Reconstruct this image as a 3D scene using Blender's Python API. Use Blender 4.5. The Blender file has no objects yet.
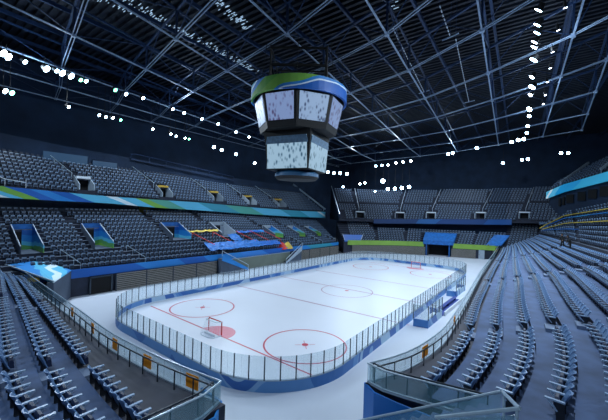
import bpy, math, random
from mathutils import Vector, Matrix
random.seed(7)
D = bpy.data
SC = bpy.context.scene
COL = SC.collection
PI = math.pi

# ------------------------------------------------------------------ materials
def lin(c):
    return tuple(((v + .055) / 1.055) ** 2.4 if v > .04045 else v / 12.92 for v in c)

def new_mat(name):
    m = D.materials.new(name); m.use_nodes = True
    nt = m.node_tree
    b = nt.nodes['Principled BSDF']
    return m, nt, b

def solid(name, rgb, rough=.6, metal=0., noise=.12, scale=3., spec=.5):
    m, nt, b = new_mat(name)
    c = lin(rgb)
    tc = nt.nodes.new('ShaderNodeTexCoord')
    n = nt.nodes.new('ShaderNodeTexNoise'); n.inputs['Scale'].default_value = scale
    n.inputs['Detail'].default_value = 5
    nt.links.new(tc.outputs['Object'], n.inputs['Vector'])
    r = nt.nodes.new('ShaderNodeValToRGB')
    r.color_ramp.elements[0].position = .3; r.color_ramp.elements[1].position = .7
    r.color_ramp.elements[0].color = tuple(v * (1 - noise) for v in c) + (1,)
    r.color_ramp.elements[1].color = tuple(min(1, v * (1 + noise)) for v in c) + (1,)
    nt.links.new(n.outputs['Fac'], r.inputs['Fac'])
    nt.links.new(r.outputs['Color'], b.inputs['Base Color'])
    b.inputs['Roughness'].default_value = rough
    b.inputs['Metallic'].default_value = metal
    b.inputs['Specular IOR Level'].default_value = spec
    return m

def emit(name, rgb, strength):
    m, nt, b = new_mat(name)
    b.inputs['Base Color'].default_value = (0, 0, 0, 1)
    b.inputs['Emission Color'].default_value = lin(rgb) + (1,)
    b.inputs['Emission Strength'].default_value = strength
    return m

def glass(name, rgb, opac):
    m, nt, b = new_mat(name)
    out = nt.nodes['Material Output']
    tr = nt.nodes.new('ShaderNodeBsdfTransparent')
    tr.inputs['Color'].default_value = (.93, .97, .98, 1)
    b.inputs['Base Color'].default_value = lin(rgb) + (1,)
    b.inputs['Roughness'].default_value = .15
    mx = nt.nodes.new('ShaderNodeMixShader'); mx.inputs[0].default_value = opac
    nt.links.new(tr.outputs[0], mx.inputs[1]); nt.links.new(b.outputs[0], mx.inputs[2])
    nt.links.new(mx.outputs[0], out.inputs['Surface'])
    return m

def banner(name, stops, axis='X', span=(-40, 40), slant=2., wob=3., rough=.5, nscale=.12, z0=0.):
    """printed swooshes: stops = [(pos, rgb)...] along one axis of the object"""
    m, nt, b = new_mat(name)
    tc = nt.nodes.new('ShaderNodeNewGeometry')
    sp = nt.nodes.new('ShaderNodeSeparateXYZ')
    nt.links.new(tc.outputs['Position'], sp.inputs[0])
    n = nt.nodes.new('ShaderNodeTexNoise'); n.inputs['Scale'].default_value = nscale; n.inputs['Detail'].default_value = 1
    nt.links.new(tc.outputs['Position'], n.inputs['Vector'])
    def mth(op, a, bb):
        k = nt.nodes.new('ShaderNodeMath'); k.operation = op
        for i, v in enumerate((a, bb)):
            if isinstance(v, (int, float)): k.inputs[i].default_value = v
            else: nt.links.new(v, k.inputs[i])
        return k.outputs[0]
    u = mth('ADD', sp.outputs[axis], mth('MULTIPLY', mth('SUBTRACT', sp.outputs['Z'], z0), slant))
    u = mth('ADD', u, mth('MULTIPLY', mth('SUBTRACT', n.outputs['Fac'], .5), wob))
    u = mth('DIVIDE', mth('SUBTRACT', u, span[0]), span[1] - span[0])
    r = nt.nodes.new('ShaderNodeValToRGB'); cr = r.color_ramp; cr.interpolation = 'CONSTANT'
    cr.elements[0].position = stops[0][0]; cr.elements[0].color = lin(stops[0][1]) + (1,)
    cr.elements[1].position = stops[1][0]; cr.elements[1].color = lin(stops[1][1]) + (1,)
    for p, c in stops[2:]:
        e = cr.elements.new(p); e.color = lin(c) + (1,)
    nt.links.new(u, r.inputs['Fac'])
    nt.links.new(r.outputs['Color'], b.inputs['Base Color'])
    b.inputs['Roughness'].default_value = rough
    return m

BL, MB_, CY, GR, WH, TE = (.05, .36, .70), (.12, .50, .80), (.34, .72, .86), (.46, .68, .26), (.85, .92, .95), (.18, .58, .68)
M = {}
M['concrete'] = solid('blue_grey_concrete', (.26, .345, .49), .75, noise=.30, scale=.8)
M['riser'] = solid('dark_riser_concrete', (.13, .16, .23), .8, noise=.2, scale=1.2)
M['step'] = solid('pale_step_concrete', (.40, .47, .58), .7, noise=.12, scale=1.5)
M['walk'] = solid('dark_walkway_floor', (.24, .25, .30), .7, noise=.2, scale=1.1)
M['shell_far'] = solid('grey_blue_seat_shell', (.42, .52, .64), .4, noise=.08, scale=4)
M['concrete_far'] = solid('far_stand_concrete', (.27, .32, .39), .85, noise=.15, scale=.7)
M['wall'] = solid('dark_navy_wall', (.09, .17, .27), .9, noise=.25, scale=.3)
M['ceil'] = solid('dark_roof_deck', (.08, .105, .16), .7, noise=.2, scale=.5)
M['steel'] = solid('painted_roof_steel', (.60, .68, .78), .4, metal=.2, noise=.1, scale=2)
M['steel_dim'] = solid('shade_dimmed_roof_steel', (.13, .22, .36), .5, metal=.3, noise=.1, scale=2)  # roof steel in a darker tone: weaker light up there put into colour
M['floor'] = solid('white_arena_floor', (.76, .79, .84), .45, noise=.05, scale=.2)
M['ice'] = solid('white_ice', (.88, .90, .94), .38, noise=.03, scale=.12)
M['red'] = solid('red_ice_paint', (.80, .30, .38), .3, noise=.05)
M['crease'] = solid('pink_crease_paint', (.86, .48, .55), .3, noise=.05)
M['blue_line'] = solid('faded_ice_line_paint', (.72, .58, .66), .3, noise=.05)
M['post'] = solid('dark_aluminium_post', (.22, .26, .30), .4, metal=.6)
M['rail'] = solid('brushed_steel_rail', (.66, .74, .80), .3, metal=.25)
M['darkrail'] = solid('dark_steel_rail', (.16, .20, .24), .4, metal=.5)
M['glass'] = glass('rink_glass', (.80, .84, .88), .16)
M['glass2'] = glass('teal_balustrade_glass', (.50, .68, .74), .24)
M['orange'] = solid('orange_notice', (1., .60, .08), .5, noise=.1, scale=4)
M['ochre'] = solid('ochre_box', (.76, .62, .22), .6)
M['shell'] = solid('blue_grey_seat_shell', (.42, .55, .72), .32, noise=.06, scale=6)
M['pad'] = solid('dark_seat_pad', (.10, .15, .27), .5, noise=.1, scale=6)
M['arm'] = solid('light_seat_armrest', (.58, .68, .80), .35, noise=.05, scale=6)
M['leg'] = solid('dark_seat_bracket', (.12, .14, .18), .5, noise=.1, scale=6)
M['slat'] = solid('grey_retracted_stand_slat', (.50, .49, .47), .6, noise=.12, scale=2)
M['slat_gap'] = solid('dark_slat_backing', (.12, .13, .15), .8)
M['olive'] = solid('olive_panel', (.42, .46, .42), .7, noise=.1, scale=.6)
M['black'] = solid('black_metal', (.025, .028, .035), .65, noise=.1)
M['dark'] = solid('dark_opening', (.03, .035, .05), .9)
M['white'] = solid('white_panel', (.80, .84, .88), .5, noise=.05)
M['lightgrey'] = solid('pale_grey_panel', (.60, .66, .72), .6, noise=.08)
M['blue'] = solid('royal_blue_fabric', (.10, .40, .70), .6, noise=.3, scale=1.5)
M['navy'] = solid('navy_mat', (.08, .20, .52), .6, noise=.1)
M['yellow'] = solid('yellow_fabric', (.78, .68, .26), .6, noise=.1)
M['redf'] = solid('red_fabric', (.80, .20, .16), .6, noise=.1)
M['lime'] = solid('lime_panel', (.52, .68, .28), .6, noise=.12, scale=.5)
M['cloth'] = solid('black_clothing', (.04, .045, .06), .8)
M['skin'] = solid('skin', (.62, .46, .38), .6)
M['hair'] = solid('dark_hair', (.06, .05, .05), .7)
M['net'] = solid('white_net_cord', (.85, .87, .90), .7)
M['bwindow'] = emit('blue_box_window', (.22, .42, .62), .35)
M['lens'] = emit('cool_lamp_lens', (.72, .88, 1.), 30)
M['lens_dim'] = emit('cool_lamp_lens_dimmed', (.82, .90, 1.), 10)
M['lens_green'] = emit('green_lamp_lens', (.45, .95, .75), 14)
M['glint'] = emit('rib_glint', (.70, .85, 1.), .8)  # glowing colour of the painted lamp glints on the roof deck
M['fas_left'] = banner('upper_fascia_print', [(0, CY), (.03, WH), (.045, CY), (.06, GR), (.085, BL), (.11, MB_), (.14, BL), (.165, CY), (.215, WH), (.235, CY), (.27, GR), (.30, (.30, .62, .55)), (.34, CY), (.42, TE), (.5, (.30, .66, .60)), (.58, CY), (.7, TE), (.8, CY), (.90, WH), (.92, CY), (.955, GR)], 'X', (-38, 46), 2.5, 2, z0=12.5)
M['fas_low'] = banner('lower_fascia_print', [(0, BL), (.18, MB_), (.28, BL), (.36, MB_), (.45, (.20, .50, .82)), (.55, BL), (.68, MB_), (.76, TE), (.9, MB_)], 'X', (-34, 36), 1.5, 5, z0=3)
M['fas_far'] = banner('far_fascia_print', [(0, MB_), (.12, (.16, .45, .7)), (.24, GR), (.46, (.5, .7, .35)), (.62, BL), (.78, MB_)], 'Y', (-20, 24), .8, 4)
M['fas_balc'] = banner('balcony_fascia_print', [(0, (.10, .32, .58)), (.25, (.08, .24, .46)), (.45, (.12, .36, .60)), (.55, (.07, .22, .42)), (.8, (.12, .30, .46))], 'Y', (-22, 34), .8, 5, z0=9)
M['fas_right'] = banner('right_fascia_print', [(0, CY), (.12, (.20, .66, .82)), (.5, (.10, .58, .80)), (.72, CY), (.82, WH), (.86, CY)], 'X', (50, 72), 1., 2, z0=19)
M['ban_corner'] = banner('corner_banner_print', [(0, MB_), (.25, CY), (.45, WH), (.6, CY), (.75, MB_), (.88, BL)], 'X', (-34.5, -28.5), -.6, 2, nscale=.5, z0=4)
M['ban_vom'] = banner('entrance_banner_print', [(0, GR), (.20, (.35, .62, .35)), (.34, CY), (.48, MB_), (.7, BL)], 'Z', (4.6, 8.6), 0, 1.2, nscale=.4)
_r = random.Random(5); _c = [(.20, .42, .68), (.62, .74, .84), (.26, .48, .74), (.18, .38, .66), (.50, .64, .80), (.34, .54, .76)]
M['dasher'] = banner('dasher_board_print', [(0, _c[0])] + [(.035 * i + _r.uniform(0, .02), _c[_r.randrange(6)]) for i in range(1, 28)], 'X', (-36, 36), 1.6, 80, nscale=.13)
M['dasher_plain'] = banner('dasher_board_print', [(0, (.22, .42, .68)), (.16, (.55, .68, .80)), (.26, (.18, .36, .62)), (.38, (.45, .60, .76)), (.47, (.16, .36, .68)), (.60, (.62, .74, .84)), (.70, (.20, .40, .66)), (.86, (.50, .64, .78))], 'X', (-4, 8), 1.2, 46, nscale=.16)
M['ban_side'] = banner('side_banner_print', [(0, (.10, .45, .74)), (.3, (.20, .58, .82)), (.55, (.14, .50, .80)), (.8, (.10, .42, .74))], 'Y', (-25, -17), .6, 4, nscale=.4)
M['ban_side2'] = banner('side_banner_print_green', [(0, GR), (.25, (.40, .66, .30)), (.45, CY), (.7, MB_)], 'Z', (0, 2.9), 0, 1.2, nscale=.4)
M['jband'] = banner('scoreboard_band_print', [(0, BL), (.08, WH), (.11, MB_), (.17, GR), (.40, (.36, .62, .25)), (.62, MB_), (.75, WH), (.80, CY), (.88, BL)], 'Y', (-5, 7), 2.4, 3, nscale=.25, z0=26)
M['jdisc'] = banner('scoreboard_disc_print', [(0, (.10, .40, .55)), (.4, (.14, .48, .62)), (.7, (.08, .34, .50))], 'Y', (-3, 3), 1., 1)

def screen_mat(name, bright, dark, scale, sky=.72):
    m, nt, b = new_mat(name)
    tc = nt.nodes.new('ShaderNodeTexCoord')
    mp = nt.nodes.new('ShaderNodeMapping'); mp.inputs['Scale'].default_value = (1, 1, .5)
    nt.links.new(tc.outputs['Object'], mp.inputs[0])
    v = nt.nodes.new('ShaderNodeTexVoronoi'); v.inputs['Scale'].default_value = scale
    nt.links.new(mp.outputs[0], v.inputs['Vector'])
    r = nt.nodes.new('ShaderNodeValToRGB')
    r.color_ramp.elements[0].position = .20; r.color_ramp.elements[1].position = .50
    r.color_ramp.elements[0].color = lin(dark) + (1,); r.color_ramp.elements[1].color = lin(bright) + (1,)
    nt.links.new(v.outputs['Distance'], r.inputs['Fac'])
    n = nt.nodes.new('ShaderNodeTexNoise'); n.inputs['Scale'].default_value = .9
    nt.links.new(tc.outputs['Object'], n.inputs['Vector'])
    r2 = nt.nodes.new('ShaderNodeValToRGB')
    r2.color_ramp.elements[0].position = .45; r2.color_ramp.elements[1].position = .6
    nt.links.new(n.outputs['Fac'], r2.inputs['Fac'])
    mx = nt.nodes.new('ShaderNodeMix'); mx.data_type = 'RGBA'
    nt.links.new(r2.outputs['Color'], mx.inputs['Factor'])
    nt.links.new(r.outputs['Color'], mx.inputs['A']); mx.inputs['B'].default_value = lin(bright) + (1,)
    b.inputs['Base Color'].default_value = (0, 0, 0, 1)
    nt.links.new(mx.outputs['Result'], b.inputs['Emission Color'])
    b.inputs['Emission Strength'].default_value = sky
    return m
M['scr_rink'] = screen_mat('screen_rink_picture', (.62, .74, .90), (.24, .32, .48), 3.2, .7)
M['scr_team'] = screen_mat('screen_team_picture', (.54, .64, .84), (.32, .26, .44), 2.6, .7)
M['scr_low'] = screen_mat('screen_figures_picture', (.66, .80, .90), (.22, .38, .50), 2.8, .75)
M['scr_dark'] = solid('screen_crowd_strip', (.30, .42, .52), .5, noise=.3, scale=3)

# ------------------------------------------------------------------ mesh helpers
class MB:
    def __init__(self): self.v = []; self.f = []; self.mi = []
    def quad(self, a, b, c, d, m=0):
        n = len(self.v); self.v += [tuple(a), tuple(b), tuple(c), tuple(d)]; self.f.append((n, n + 1, n + 2, n + 3)); self.mi.append(m)
    def poly(self, pts, m=0):
        n = len(self.v); self.v += [tuple(p) for p in pts]; self.f.append(tuple(range(n, n + len(pts)))); self.mi.append(m)
    def hexa(self, p, m=0):
        """8 corners: bottom 0-3 counter-clockwise, top 4-7"""
        n = len(self.v); self.v += [tuple(q) for q in p]
        for f in ((0, 3, 2, 1), (4, 5, 6, 7), (0, 1, 5, 4), (1, 2, 6, 5), (2, 3, 7, 6), (3, 0, 4, 7)):
            self.f.append(tuple(n + i for i in f)); self.mi.append(m)
    def box(self, c, s, yaw=0, m=0):
        hx, hy, hz = s[0] / 2, s[1] / 2, s[2] / 2
        ca, sa = math.cos(yaw), math.sin(yaw)
        P = []
        for z in (-hz, hz):
            for x, y in ((-hx, -hy), (hx, -hy), (hx, hy), (-hx, hy)):
                P.append((c[0] + x * ca - y * sa, c[1] + x * sa + y * ca, c[2] + z))
        self.hexa(P, m)
    def bar(self, a, b, w, h=None, m=0):
        """rectangular bar between two points"""
        a, b = Vector(a), Vector(b); h = h or w
        d = (b - a)
        if d.length < 1e-6: return
        d.normalize()
        up = Vector((0, 0, 1)) if abs(d.z) < .95 else Vector((1, 0, 0))
        r = d.cross(up).normalized(); u = r.cross(d)
        P = []
        for q in (a, b):
            for x, y in ((-1, -1), (1, -1), (1, 1), (-1, 1)):
                P.append(q + r * x * w / 2 + u * y * h / 2)
        self.hexa(P, m)
    def tube(self, a, b, r, n=8, r2=None, m=0, caps=True):
        a, b = Vector(a), Vector(b); r2 = r if r2 is None else r2
        d = (b - a).normalized()
        up = Vector((0, 0, 1)) if abs(d.z) < .95 else Vector((1, 0, 0))
        s = d.cross(up).normalized(); u = s.cross(d)
        k = len(self.v)
        for q, rr in ((a, r), (b, r2)):
            for i in range(n):
                t = 2 * PI * i / n
                self.v.append(tuple(q + s * math.cos(t) * rr + u * math.sin(t) * rr))
        for i in range(n):
            j = (i + 1) % n
            self.f.append((k + i, k + j, k + n + j, k + n + i)); self.mi.append(m)
        if caps:
            self.f.append(tuple(k + i for i in range(n))[::-1]); self.mi.append(m)
            self.f.append(tuple(k + n + i for i in range(n))); self.mi.append(m)
    def path(self, pts, r, n=8, m=0):
        for a, b in zip(pts[:-1], pts[1:]): self.tube(a, b, r, n, m=m)
    def wallstrip(self, pts, z0, z1, t, m=0):
        """upright band following a plan polyline; z0/z1 numbers or lists"""
        L = offset_line(pts, t)
        for i in range(len(pts) - 1):
            a0 = z0[i] if isinstance(z0, list) else z0; a1 = z0[i + 1] if isinstance(z0, list) else z0
            b0 = z1[i] if isinstance(z1, list) else z1; b1 = z1[i + 1] if isinstance(z1, list) else z1
            p, q, P, Q = pts[i], pts[i + 1], L[i], L[i + 1]
            self.hexa([(p[0], p[1], a0), (q[0], q[1], a1), (Q[0], Q[1], a1), (P[0], P[1], a0),
                       (p[0], p[1], b0), (q[0], q[1], b1), (Q[0], Q[1], b1), (P[0], P[1], b0)], m)
    def ring(self, prof, n=32, c=(0, 0), m=0, a0=0):
        k = len(self.v)
        for r, z in prof:
            for i in range(n):
                t = a0 + 2 * PI * i / n
                self.v.append((c[0] + r * math.cos(t), c[1] + r * math.sin(t), z))
        for j in range(len(prof) - 1):
            for i in range(n):
                q = (i + 1) % n
                self.f.append((k + j * n + i, k + j * n + q, k + (j + 1) * n + q, k + (j + 1) * n + i)); self.mi.append(m)

def offset_line(pts, t):
    out = []
    n = len(pts)
    for i, p in enumerate(pts):
        a = pts[max(0, i - 1)]; b = pts[min(n - 1, i + 1)]
        dx, dy = b[0] - a[0], b[1] - a[1]; L = math.hypot(dx, dy) or 1
        out.append((p[0] - dy / L * t, p[1] + dx / L * t))
    return out

def mesh(mb, name, mats, smooth=False):
    me = D.meshes.new(name)
    me.from_pydata(mb.v, [], mb.f)
    mats = mats if isinstance(mats, (list, tuple)) else [mats]
    for m in mats: me.materials.append(m)
    if len(mats) > 1: me.polygons.foreach_set('material_index', mb.mi)
    if smooth: me.polygons.foreach_set('use_smooth', [True] * len(me.polygons))
    me.update()
    return me

def obj(name, mb, mats, parent=None, loc=None, smooth=False):
    me = mb if isinstance(mb, bpy.types.Mesh) else mesh(mb, name, mats, smooth)
    o = D.objects.new(name, me); COL.objects.link(o)
    if loc is not None: o.location = loc
    if parent is not None: o.parent = parent
    return o

def tag(o, label, cat, group=None, kind=None):
    o['label'] = label; o['category'] = cat
    if group: o['group'] = group
    if kind: o['kind'] = kind
    return o

def thing(name, label, cat, loc=(0, 0, 0), rz=0, group=None):
    o = D.objects.new(name, None); COL.objects.link(o); o.location = loc; o.rotation_euler = (0, 0, rz)
    o.empty_display_size = .3
    return tag(o, label, cat, group)

def part(name, mb, mats, parent, smooth=False):
    """mesh given in world coordinates, hung under a thing placed at the thing's base"""
    off = parent.location
    rz = parent.rotation_euler[2]; ca, sa = math.cos(-rz), math.sin(-rz)
    V = []
    for x, y, z in mb.v:
        x, y, z = x - off[0], y - off[1], z - off[2]
        V.append((x * ca - y * sa, x * sa + y * ca, z))
    mb.v = V
    return obj(name, mb, mats, parent, smooth=smooth)

def struct(name, mb, mats):
    o = obj(name, mb, mats); o['kind'] = 'structure'; return o

def interp(tab, x):
    if x <= tab[0][0]: i = 0
    elif x >= tab[-1][0]: i = len(tab) - 2
    else:
        i = max(k for k in range(len(tab) - 1) if tab[k][0] <= x)
    a, b = tab[i], tab[i + 1]
    t = (x - a[0]) / (b[0] - a[0])
    t = max(-.3, min(1.3, t))
    v = [a[j] + (b[j] - a[j]) * t for j in range(1, len(a))]
    return v[0] if len(v) == 1 else v

def smooth_tab(tab, step=1.0, passes=3):
    """resample a polyline table and round its corners"""
    x0, x1 = tab[0][0], tab[-1][0]; n = int((x1 - x0) / step) + 1
    X = [x0 + (x1 - x0) * i / n for i in range(n + 1)]
    Y = [interp(tab, x) for x in X]
    for _ in range(passes):
        Y = [Y[0]] + [(Y[i - 1] + 2 * Y[i] + Y[i + 1]) / 4 for i in range(1, n)] + [Y[-1]]
    return list(zip(X, Y))

# ------------------------------------------------------------------ camera
CAMX, CAMY, CAMZ = -44.402, -25.443, 11.865
cam_d = D.cameras.new('camera'); cam = D.objects.new('camera', cam_d); COL.objects.link(cam)
yaw, pitch, roll = 0.66210, -0.00078, .03
f = Vector((math.cos(pitch) * math.cos(yaw), math.cos(pitch) * math.sin(yaw), math.sin(pitch)))
r = f.cross(Vector((0, 0, 1))).normalized(); u = r.cross(f)
r2 = r * math.cos(roll) + u * math.sin(roll); u2 = -r * math.sin(roll) + u * math.cos(roll)
cam.matrix_world = Matrix(((r2.x, u2.x, -f.x, CAMX), (r2.y, u2.y, -f.y, CAMY), (r2.z, u2.z, -f.z, CAMZ), (0, 0, 0, 1)))
cam_d.sensor_width = 36; cam_d.lens = 330 / 608 * 36; cam_d.clip_end = 400; cam_d.clip_start = .05
SC.camera = cam
CAMP = Vector((CAMX, CAMY, CAMZ))

# ------------------------------------------------------------------ building shell
b = MB(); b.quad((-64, -56, 0), (92, -56, 0), (92, 56, 0), (-64, 56, 0)); struct('floor', b, M['floor'])
b = MB(); b.box((14, 52.5, 19), (156, .6, 38)); struct('wall_left', b, M['wall'])
b = MB(); b.box((14, -54.5, 19), (156, .6, 38)); struct('wall_right', b, M['wall'])
b = MB(); b.box((90, 0, 19), (.6, 110, 38)); struct('wall_far', b, M['wall'])
b = MB(); b.box((-62, 0, 19), (.6, 110, 38)); struct('wall_near', b, M['wall'])
b = MB(); b.box((14, 0, 38.2), (156, 110, .4))
x = -60.
while x < 88:                                       # folded metal deck: ribs running across the hall
    b.box((x, 0, 37.8), (.42, 108, .5)); x += 1.05
struct('ceiling', b, M['ceil'])
for i, (x0, x1, z0, z1) in enumerate(((-27.5, -20.8, 18.9, 20.6), (-19.9, -15.6, 18.3, 20.0))):   # lit windows of the boxes behind the upper tier
    b = MB(); k = .14
    b.box(((x0 + x1) / 2, 44.6, (z0 + z1) / 2), (x1 - x0, .1, z1 - z0))
    o = struct('window_%d' % (i + 1), b, M['bwindow'])
b = MB(); b.wallstrip([(-38, 45), (-24, 45), (-10, 45), (10, 45), (46, 45)], 13, [23, 22, 21.4, 20, 19.5], 1.5); struct('trim_1', b, M['wall'])

# ------------------------------------------------------------------ rink
HL, HW, RR = 30.31, 13.23, 6.6
def outline(o=0., step=.6):
    pts = []
    hl, hw, r_ = HL + o, HW + o, RR + o
    for cx, cy, a in ((hl - r_, hw - r_, 0), (-hl + r_, hw - r_, PI / 2), (-hl + r_, -hw + r_, PI), (hl - r_, -hw + r_, 1.5 * PI)):
        for k in range(13):
            t = a + PI / 2 * k / 12
            px_, py_ = cx + r_ * math.cos(t), cy + r_ * math.sin(t)
            if py_ < 0 and px_ > 0: py_ *= 1 - .17 * px_ / 30      # the bench side closes in towards the far end
            pts.append((px_, py_))
    return pts
ice = MB(); ice.poly([(p[0], p[1], .03) for p in outline(-.05)])
ice = struct('ice_surface', ice, M['ice'])
def disc_ring(cx, cy, r0, r1, z, a0=0, a1=2 * PI, n=64):
    mb = MB()
    for i in range(n):
        s, t = a0 + (a1 - a0) * i / n, a0 + (a1 - a0) * (i + 1) / n
        mb.quad((cx + r0 * math.cos(s), cy + r0 * math.sin(s), z), (cx + r1 * math.cos(s), cy + r1 * math.sin(s), z),
                (cx + r1 * math.cos(t), cy + r1 * math.sin(t), z), (cx + r0 * math.cos(t), cy + r0 * math.sin(t), z))
    return mb
def line_x(x0, x1, w, y=12.9):
    mb = MB(); mb.quad((x0 - w, y, .036), (x0 + w, y, .036), (x1 + w, -y, .036), (x1 - w, -y, .036)); return mb
for nm, a, c, w, m, yy in (('goal_line', -24.7, -25.2, .08, 'red', 12.3), ('blue_line', -10.9, -9.9, .13, 'blue_line', 13.1), ('center_line', -1.1, -.3, .13, 'blue_line', 13.0),
                       ('blue_line', 8.4, 9.2, .13, 'blue_line', 12.3), ('goal_line', 26.4, 26.9, .07, 'red', 10)):
    obj(nm, line_x(a, c, w, yy), M[m], ice)
for nm, cx, cy, rr in (('faceoff_circle', -20.9, 7.55, 3.6), ('faceoff_circle', -21.3, -8.0, 3.6), ('center_circle', -1.6, -.6, 3.75), ('faceoff_circle', 20.6, 6.6, 3.7), ('faceoff_circle', 21.6, -5.6, 3.7)):
    mb = disc_ring(cx, cy, rr - .075, rr + .075, .04)
    obj(nm, mb, M['blue_line' if nm[0] == 'c' else 'red'], ice)
    mb = disc_ring(cx, cy, 0, .3, .042, n=20); obj('faceoff_spot', mb, M['red'], ice)
    if nm[0] == 'f' and cx < 0:
        mb = MB()
        for sx in (-1, 1):
            for sy in (-1, 1):
                mb.box((cx + sx * .45, cy + sy * .45, .041), (.5, .05, .004), PI / 4 * sx * sy)
        obj('hash_mark', mb, M['red'], ice)
for gx, gy, sg in ((-24.9, -.08, 1), (26.75, -1.0, -1)):
    mb = disc_ring(gx, gy, 0, 1.9, .038, -PI / 2 if sg > 0 else PI / 2, PI / 2 if sg > 0 else 1.5 * PI, 24)
    obj('goal_crease', mb, M['crease'], ice)

def goal(gx, gy, sg, label):
    t = thing('hockey_goal', label, 'goal', (gx, gy, .03), 0, None)
    h, w, dp = 1.3, .97, 1.1
    mb = MB()
    mb.path([(gx, gy - w, .03), (gx, gy - w, h), (gx, gy + w, h), (gx, gy + w, .03)], .05)
    part('goal_frame', mb, M['redf'], t)
    mb = MB(); bk = gx - sg * dp
    mb.path([(gx, gy - w, .05), (bk + sg * .25, gy - w, .05), (bk, gy - w * .55, .05), (bk, gy + w * .55, .05), (bk + sg * .25, gy + w, .05), (gx, gy + w, .05)], .06)
    mb.path([(gx, gy - w, h), (gx - sg * .45, gy - w * .8, h), (gx - sg * .45, gy + w * .8, h), (gx, gy + w, h)], .04)
    part('base_frame', mb, M['white'], t)
    mb = MB()
    for i in range(11):
        y = -w * .8 + 1.6 * w * i / 10
        mb.bar((gx - sg * .45, gy + y, h), (bk, gy + y * .9, .06), .011)
    for k in range(9):
        a = k / 8; x_ = gx - sg * (.45 + (dp - .45) * (1 - a)); mb.bar((x_, gy - w * .8, .06 + (h - .06) * a), (x_, gy + w * .8, .06 + (h - .06) * a), .011)
    for s in (-1, 1):
        for i in range(6):
            x_ = gx - sg * dp * i / 6; hh = h if i < 3 else h * (1 - (i - 2.2) / 4.5)
            mb.bar((x_, gy + s * w * .95, .06), (x_, gy + s * w * .85, hh), .011)
    part('goal_net', mb, M['net'], t)
    mb = MB(); mb.box((bk + sg * .5, gy, .12), (.12, 1.5, .2)); part('centre_pad', mb, M['white'], t)
goal(-24.9, -.08, 1, 'red framed hockey goal with white net at the near end of the rink')
goal(26.75, -1.0, -1, 'small distant ice hockey goal at the far end of the rink')

rb = thing('rink_boards', 'white and blue dasher boards with glass panels and thin posts encircling the ice', 'rink boards', (0, 0, 0))
def arc_pts(o, n):
    """n points evenly spaced round the board outline"""
    P = outline(o); P.append(P[0]); S = [0]
    for a, c in zip(P[:-1], P[1:]): S.append(S[-1] + math.hypot(c[0] - a[0], c[1] - a[1]))
    out = []
    for k in range(n):
        s = S[-1] * k / n; i = max(j for j in range(len(S) - 1) if S[j] <= s)
        t = (s - S[i]) / (S[i + 1] - S[i] or 1)
        out.append((P[i][0] + (P[i + 1][0] - P[i][0]) * t, P[i][1] + (P[i + 1][1] - P[i][1]) * t))
    return out
NP = 156
mid = arc_pts(.07, NP * 2)
cl = mid + [mid[0]]
mb = MB(); mb.wallstrip(cl, .0, .74, .14); part('dasher', mb, M['dasher'], rb)
mb = MB(); mb.wallstrip([(p[0], p[1]) for p in offset_line(cl, .0)], .74, .80, .15); part('cap_rail', mb, M['lightgrey'], rb)
mb = MB(); mb.wallstrip([(p[0], p[1]) for p in offset_line(cl, .142)], .03, .2, .015); part('kick_strip', mb, M['white'], rb)
order = sorted(range(NP), key=lambda k: math.hypot(mid[2 * k][0] - CAMX, mid[2 * k][1] - CAMY))
rest_g, rest_p = MB(), MB()
for q_, k in enumerate(order):                       # the nearest hundred panels and posts one by one
    a, c, e = mid[2 * k], mid[(2 * k + 1) % (2 * NP)], mid[(2 * k + 2) % (2 * NP)]
    mb = MB() if q_ < 98 else rest_g; mb.wallstrip([a, c, e], .80, 2.35, .03)
    m2 = MB() if q_ < 98 else rest_p; m2.box((a[0], a[1], 1.575), (.06, .06, 1.57))
    if q_ < 98: part('glass_panel', mb, M['glass'], rb); part('glass_post', m2, M['post'], rb)
part('far_glass', rest_g, M['glass'], rb)['kind'] = 'stuff'; part('far_posts', rest_p, M['post'], rb)['kind'] = 'stuff'

# team boxes bulging from the right-hand boards
def team_box(x0, x1, y0, y1, label):
    t = thing('bench_box', label, 'penalty box', ((x0 + x1) / 2, y0, 0), 0, 'glazed boxes beside the rink')
    pts = [(x0, y0), (x0 + .3, y1), (x1, y1), (x1 + .3, y0)]
    mb = MB(); mb.wallstrip(pts, 0, .8, .12); part('dasher', mb, M['dasher'], t)
    for a, c in zip(pts[:-1], pts[1:]):
        n = max(1, round(math.hypot(c[0] - a[0], c[1] - a[1]) / 1.4))
        for i in range(n):
            p = (a[0] + (c[0] - a[0]) * i / n, a[1] + (c[1] - a[1]) * i / n); q = (a[0] + (c[0] - a[0]) * (i + 1) / n, a[1] + (c[1] - a[1]) * (i + 1) / n)
            g = MB(); g.wallstrip([p, q], .82, 2.3, .03); part('glass_panel', g, M['glass'], t)
            g = MB(); g.box((p[0], p[1], 1.55), (.07, .07, 1.5)); part('glass_post', g, M['post'], t)
    mb = MB(); mb.box(((x0 + x1) / 2, (y0 + y1) / 2, .45), (x1 - x0 - 1, .35, .06))
    for s in (-1, 1): mb.box(((x0 + x1) / 2 + s * (x1 - x0) * .3, (y0 + y1) / 2, .21), (.1, .3, .42))
    part('bench', mb, M['white'], t)
team_box(-9.8, -4.4, -13.45, -14.9, 'glazed penalty box bulging from the right side of the rink, nearer one')
team_box(6.2, 12.0, -12.6, -13.9, 'glazed box on the right side of the rink, farther than the navy mat')
t = thing('bench_mat', 'navy blue floor mat with white stripe between the two rinkside boxes', 'mat', (.5, -14, 0))
mb = MB(); mb.box((.6, -14.2, .04), (9.2, 1.4, .08)); part('mat', mb, M['navy'], t)
mb = MB(); mb.box((.6, -15.05, .25), (9.2, .16, .5)); part('low_barrier', mb, M['white'], t)
mb = MB(); mb.box((.6, -14.2, .5), (8.4, .4, .06));
for s in (-3.6, 0, 3.6): mb.box((.6 + s, -14.2, .28), (.1, .3, .4))
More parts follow.
